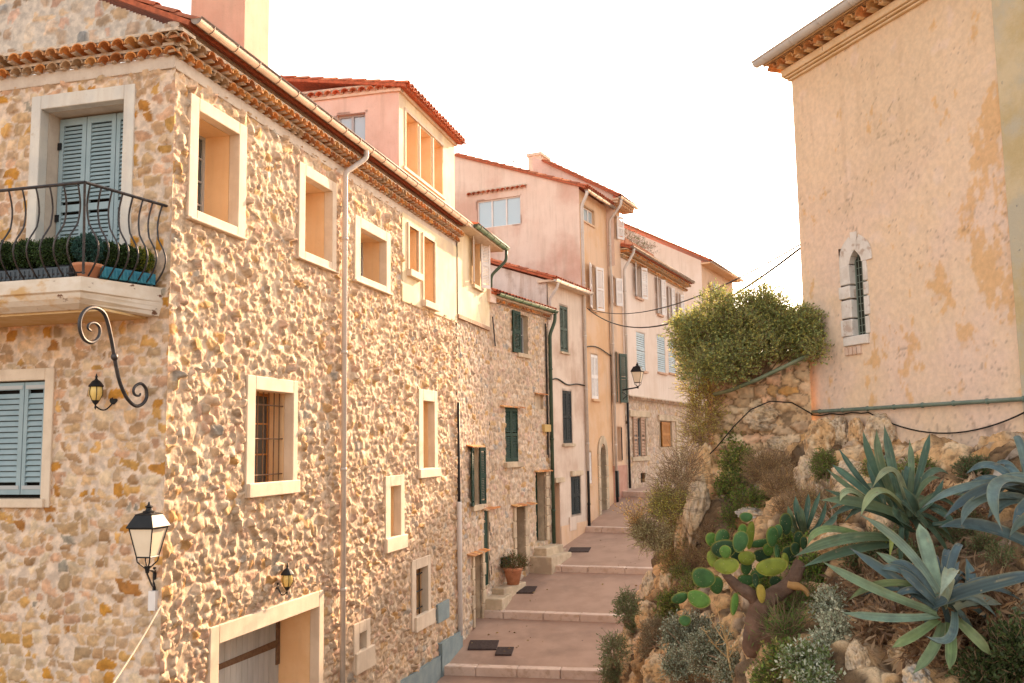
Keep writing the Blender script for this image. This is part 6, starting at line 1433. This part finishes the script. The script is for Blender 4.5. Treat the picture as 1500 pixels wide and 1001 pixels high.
for i, (x, y, w_, h_, rot, dz, cc) in enumerate(pads):
    d = D0+dz; c = at(860+x/3.12, 680+y/3.12, d); k = d/FP/3.12; a = rad(-rot); yaw = rgp.uniform(-.35, .35); tl_ = rgp.uniform(-.3, .2)
    X = np.array([math.cos(yaw), math.sin(yaw), 0]); Z = np.array([0, math.sin(tl_), math.cos(tl_)]); N_ = np.cross(X, Z)
    V = []; Cl = []; nr, ns = 9, 28; col0 = np.array(PC[cc])
    for s_ in (1, -1):
        for r in range(nr):
            q = r/(nr-1)
            for j in range(ns):
                an = 2*math.pi*j/ns; egg = 1+.14*math.sin(an)
                lx = math.cos(an)*w_*k*q*egg; lz = math.sin(an)*h_*k*q
                rx_ = lx*math.cos(a)-lz*math.sin(a); rz_ = lx*math.sin(a)+lz*math.cos(a)
                th_ = .019*math.sqrt(max(0, 1-q**3))+.003; bend = .25*(rz_**2+rx_**2)/(.15)*.12
                bmp = .0022*max(0, math.sin(rx_*150)*math.sin(rz_*150)) if q < .95 else 0
                V.append(c+X*rx_+Z*rz_+N_*(s_*(th_+bmp)+bend)); e = ss(q, .85, 1.0)
                Cl.append((col0*(1+.12*noise.noise((rx_*9, rz_*9, i))))*(1-e*.6)+np.array((.38, .34, .07))*e*.6)
    F = []
    for s_ in (0, 1):
        b = s_*nr*ns
        for r in range(nr-1):
            for j in range(ns):
                f = (b+r*ns+j, b+r*ns+(j+1) % ns, b+(r+1)*ns+(j+1) % ns, b+(r+1)*ns+j); F.append(f if s_ else f[::-1])
    for j in range(ns): F.append((((nr-1)*ns)+j, (nr-1)*ns+(j+1) % ns, nr*ns+(nr-1)*ns+(j+1) % ns, nr*ns+(nr-1)*ns+j))
    pad = link_mesh('pad', V, F, m_pad, pearT, True, np.array(Cl).clip(.01, .9))
    if cc == 'y': pad['label'] = 'yellowing pad'
    if cc == 'o': pad['label'] = 'orange yellow dying pad'
m_trunk = M('cactus_trunk_bark', (.13, .075, .05), (.22, .13, .09), 6, .95, .02, 20, c3=(.14, .09, .07), sc3=4)
def limb(name, pts, rs, mat, parent, nz_=.012):
    mb = MB(); P = [at(860+x/3.12, 680+y/3.12, D0+dz) for x, y, dz in pts]; Q = []; Rr = []
    for i in range(len(P)-1):
        for s in np.linspace(0, 1, 6, endpoint=False):
            a0, a1_, a2_, a3 = P[max(0, i-1)], P[i], P[i+1], P[min(len(P)-1, i+2)]
            Q.append(.5*((2*a1_)+(-a0+a2_)*s+(2*a0-5*a1_+4*a2_-a3)*s*s+(-a0+3*a1_-3*a2_+a3)*s**3)); Rr.append(rs[i]*(1-s)+rs[i+1]*s)
    Q.append(P[-1]); Rr.append(rs[-1]); mb.tube(Q, Rr, 14)
    mb.v = [tuple(np.array(v)+nz_*np.array((noise.noise((v[0]*14, v[1]*14, v[2]*14)), noise.noise((v[0]*14+9, v[1]*14, v[2]*14)), noise.noise((v[0]*14, v[1]*14+5, v[2]*14))))) for v in mb.v]
    return mb.build(name, mat, parent, True)
limb('trunk', [(760, 850, .1), (768, 780, 0), (778, 700, -.05), (800, 640, -.05), (850, 600, 0), (915, 560, .05), (955, 500, .05), (970, 450, .1)], [.10, .10, .095, .085, .075, .07, .06, .045], m_trunk, pearT)
limb('trunk_branch', [(778, 790, 0), (830, 770, -.05), (880, 775, -.1), (905, 790, -.1)], [.09, .095, .08, .05], m_trunk, pearT)
limb('trunk_branch', [(790, 660, 0), (750, 600, -.05), (690, 560, -.05), (640, 510, -.05), (620, 470, 0)], [.06, .055, .045, .035, .025], m_trunk, pearT)
limb('trunk_branch', [(915, 550, 0), (985, 570, -.05), (1010, 600, -.05)], [.035, .03, .02], M('orange_bark', (.42, .22, .08), (.5, .28, .12), 8, .8), pearT)
# ---------------------------------------------------------------- agaves
m_ag = M('agave_leaf', (.74, .74, .74), (1.12, 1.12, 1.06), 9, .55, .002, 50, attr=True, spots=((.22, .19, .12), 17, .66), c3=(.9, .85, .7), sc3=2.5)
def agave(label, cen, d0_, leaves, cols, seed, extra=26):
    rg = random.Random(seed); leaves = list(leaves)
    for k in range(extra):
        an = rg.uniform(math.pi*.95, math.pi*2.25) if k % 3 else rg.uniform(0, 6.28); ln_ = rg.uniform(120, 300); tx, ty = cen[0]+ln_*math.cos(an), cen[1]-40+ln_*math.sin(an)*.75
        leaves.append((cen[0]+25*math.cos(an), cen[1]-10, cen[0]+ln_*.55*math.cos(an), cen[1]-60+ln_*.45*math.sin(an), tx, ty+rg.uniform(0, 50), rg.uniform(12, 22), rg.uniform(.02, .4)))
    L = thing('agave', label, 'agave', at(1150+cen[0]/2.497, 600+cen[1]/2.497, d0_))
    for i, lf in enumerate(leaves):
        bx_, by_, cx_, cy_, tx_, ty_, hw = lf[:7]; dz = lf[7] if len(lf) > 7 else rg.uniform(-.15, .15); cc = np.array(lf[8] if len(lf) > 8 else rg.choice(cols))
        D = (d0_, d0_+dz*.6-.05, d0_+dz); P = [at(1150+x/2.497, 600+y/2.497, d) for (x, y), d in zip(((bx_, by_), (cx_, cy_), (tx_, ty_)), D)]
        # make the control point lie on the curve
        c = 2*P[1]-.5*(P[0]+P[2]); n = 22; m = 9; wid = hw*d0_/FP/2.497*.80; V = []; Cl = []; pv = None
        for k in range(n+1):
            u = k/n; p = P[0]*(1-u)**2+c*2*u*(1-u)+P[2]*u*u; tg = (c-P[0])*2*(1-u)+(P[2]-c)*2*u; tg /= np.linalg.norm(tg)+1e-9
            view = p/np.linalg.norm(p); s = np.cross(tg, view+np.array((0, .0, -.55))); s /= np.linalg.norm(s)+1e-9
            if pv is not None and s@pv < 0: s = -s
            pv = s; nrm = np.cross(s, tg); nrm /= np.linalg.norm(nrm)+1e-9
            if nrm@view > 0: nrm = -nrm
            wk = wid*(.62+.9*u-.55*u*u)*(1-u**5)**.8*(1 if u < .8 else (1-u)/.2*.7+.3) if u < 1 else 0.0008
            for j in range(m):
                q = j/(m-1)*2-1; ch = .38*wk*q*q
                V.append(p+s*wk*q+nrm*(ch-.0)); e = ss(abs(q), .8, 1); st = .10*noise.noise((q*3.2, u*1.2, i*3.1+seed))+.10*noise.noise((q*1.3, u*4, i*2.2))
                cl_ = cc*(1+st*2.2)*(1-.22*max(0, math.sin(q*13+i))**3); cl_ = cl_*(1-.35*e)+np.array((.34, .34, .20))*.35*e
                tp = ss(u, .955, 1); cl_ = cl_*(1-tp)+np.array((.14, .08, .05))*tp
                sc_ = ss(noise.noise((q*2.5+i, u*7, seed)), .45, .6)*.5; cl_ = cl_*(1-sc_)+np.array((.34, .30, .20))*sc_
                Cl.append(cl_*.92)
            for j in range(m):   # underside
                q = j/(m-1)*2-1; V.append(p+s*wk*q*.98+nrm*(.38*wk*q*q-(.022*(1-u)+.006)*(1-q*q)-.0015)); Cl.append(cc*.9)
        F = []
        for k in range(n):
            for j in range(m-1):
                a = k*2*m+j; F.append((a, a+1, a+1+2*m, a+2*m)); b = a+m; F.append((b, b+2*m, b+1+2*m, b+1))
        lo_ = link_mesh('leaf', V, F, m_ag, L, True, np.array(Cl).clip(.01, .9))
    return L
BL = [(.10, .16, .18), (.08, .13, .15), (.13, .19, .19), (.07, .11, .13)]
GRl = [(.08, .15, .11), (.11, .18, .13), (.14, .20, .12), (.07, .13, .10)]
agave('blue green agave with upright spikes and long leaves drooping left, in front of the chapel', (430, 400), 8.0, [
 (395, 330, 325, 210, 285, 75, 20), (400, 330, 350, 200, 335, 70, 20), (420, 340, 390, 200, 362, 55, 22), (455, 340, 462, 220, 455, 110, 16), (470, 310, 505, 190, 530, 85, 18, .1),
 (345, 340, 262, 240, 195, 140, 15), (350, 350, 250, 265, 170, 200, 20), (345, 355, 240, 290, 150, 215, 14), (400, 380, 270, 340, 142, 290, 16), (455, 410, 300, 350, 125, 332, 30, -.3), (440, 430, 330, 370, 200, 345, 26, -.1),
 (420, 480, 230, 475, 30, 540, 30, -.4), (400, 500, 250, 515, 60, 578, 26, -.3), (440, 370, 345, 300, 275, 395, 22, -.5, (.28, .34, .2)), (450, 360, 395, 225, 318, 290, 18, -.3, (.3, .34, .22)), (480, 400, 470, 350, 430, 280, 22, -.2),
 (480, 380, 540, 330, 582, 250, 15, .1), (520, 430, 450, 350, 380, 300, 18, 0), (470, 440, 420, 400, 395, 350, 22, -.3), (540, 420, 600, 400, 480, 340, 16, .1), (300, 470, 150, 440, 82, 500, 20, -.2, (.24, .33, .15)), (320, 360, 240, 300, 200, 340, 18, -.3, (.3, .36, .22)), (360, 500, 390, 450, 380, 560, 12, -.3, (.28, .34, .08)),
 (430, 350, 400, 250, 400, 170, 20, .2), (360, 350, 330, 260, 300, 180, 22, .2)], GRl, 1)
agave('large blue grey agave lowest at the right, leaves spreading like a star over dead litter', (575, 720), 6.5, [
 (560, 730, 400, 620, 235, 505, 28, .2), (555, 745, 320, 655, 135, 555, 26, .1, (.17, .24, .15)), (560, 755, 380, 765, 200, 740, 24, -.1, (.17, .25, .19)), (560, 770, 470, 830, 388, 872, 26, -.2, (.18, .24, .10)), (575, 780, 540, 880, 465, 968, 26, -.3, (.17, .23, .12)),
 (600, 780, 608, 870, 600, 955, 26, -.3, (.16, .23, .10)), (625, 770, 690, 830, 758, 905, 26, -.2, (.20, .25, .12)), (620, 725, 700, 700, 795, 715, 32, .1, (.26, .30, .26)), (540, 718, 720, 650, 990, 590, 36, -.2), (580, 720, 612, 590, 562, 692, 32, -.6, (.30, .36, .28)), (565, 680, 520, 520, 490, 415, 36, .4, (.22, .30, .22)),
 (560, 670, 430, 500, 275, 385, 24, .3, (.18, .25, .20)), (560, 720, 480, 640, 415, 580, 22, 0), (590, 700, 600, 620, 640, 555, 24, .3), (620, 740, 600, 840, 515, 828, 22, -.5), (560, 690, 440, 590, 330, 520, 26, .2, (.15, .22, .17)), (640, 700, 680, 640, 660, 540, 26, .4), (500, 650, 350, 640, 230, 700, 20, .2, (.14, .19, .08))], BL, 2)
agave('pale blue agave with heavy arching leaves at the right edge of the photo', (900, 330), 7.4, [
 (880, 300, 690, 280, 500, 360, 22, -.3), (930, 270, 740, 290, 578, 402, 26, -.4), (900, 330, 720, 330, 645, 430, 26, -.5), (960, 300, 780, 270, 795, 445, 28, -.8), (1000, 560, 760, 440, 560, 432, 36, -.3), (960, 280, 850, 250, 720, 290, 26, 0), (1000, 300, 900, 330, 830, 425, 24, -.6), (940, 380, 830, 330, 740, 400, 36, -.2), (1000, 420, 880, 330, 780, 330, 36, .1), (980, 250, 900, 240, 800, 260, 22, .2), (1010, 700, 900, 720, 815, 760, 40, -.8, (.14, .22, .16)), (1030, 850, 900, 850, 830, 1010, 36, -1.0, (.08, .12, .14)), (1000, 470, 900, 400, 820, 470, 26, -.2)], BL, 3)
agave('small upright agave behind the cactus pads', (60, 440), 8.6, [(60, 440, 45, 380, 38, 315, 16), (65, 440, 80, 370, 85, 305, 14), (80, 440, 105, 370, 130, 298, 12), (50, 440, 25, 400, 10, 350, 14), (90, 450, 130, 410, 150, 330, 12), (70, 450, 60, 400, 55, 350, 18), (100, 460, 160, 420, 190, 380, 16), (40, 450, 0, 420, -20, 400, 14)], GRl, 4, 0)
# shrivelled brown leaf by the chapel wall
mb = MB(); P = [(760, 240), (775, 195), (800, 200), (815, 180), (830, 150), (845, 140), (860, 165), (850, 190), (815, 215), (790, 245)]
base_ = [at(1150+x/2.497, 600+y/2.497, 9.2+.1*math.sin(i*2)) for i, (x, y) in enumerate(P)]
cd = sum(base_)/len(base_)+np.array((0, .1, 0)); mb.add([tuple(p) for p in base_]+[tuple(cd), tuple(cd+np.array((0, .03, -.02)))], [(i, (i+1) % 10, 10) for i in range(10)]+[((i+1) % 10, i, 11) for i in range(10)])
tag(mb.build('dead_leaf', M('dead_leaf_brown', (.25, .19, .15), (.42, .36, .3), 10, .85, .01, 20)), 'shrivelled grey brown agave leaf curled against the foot of the chapel wall', 'dead leaf')
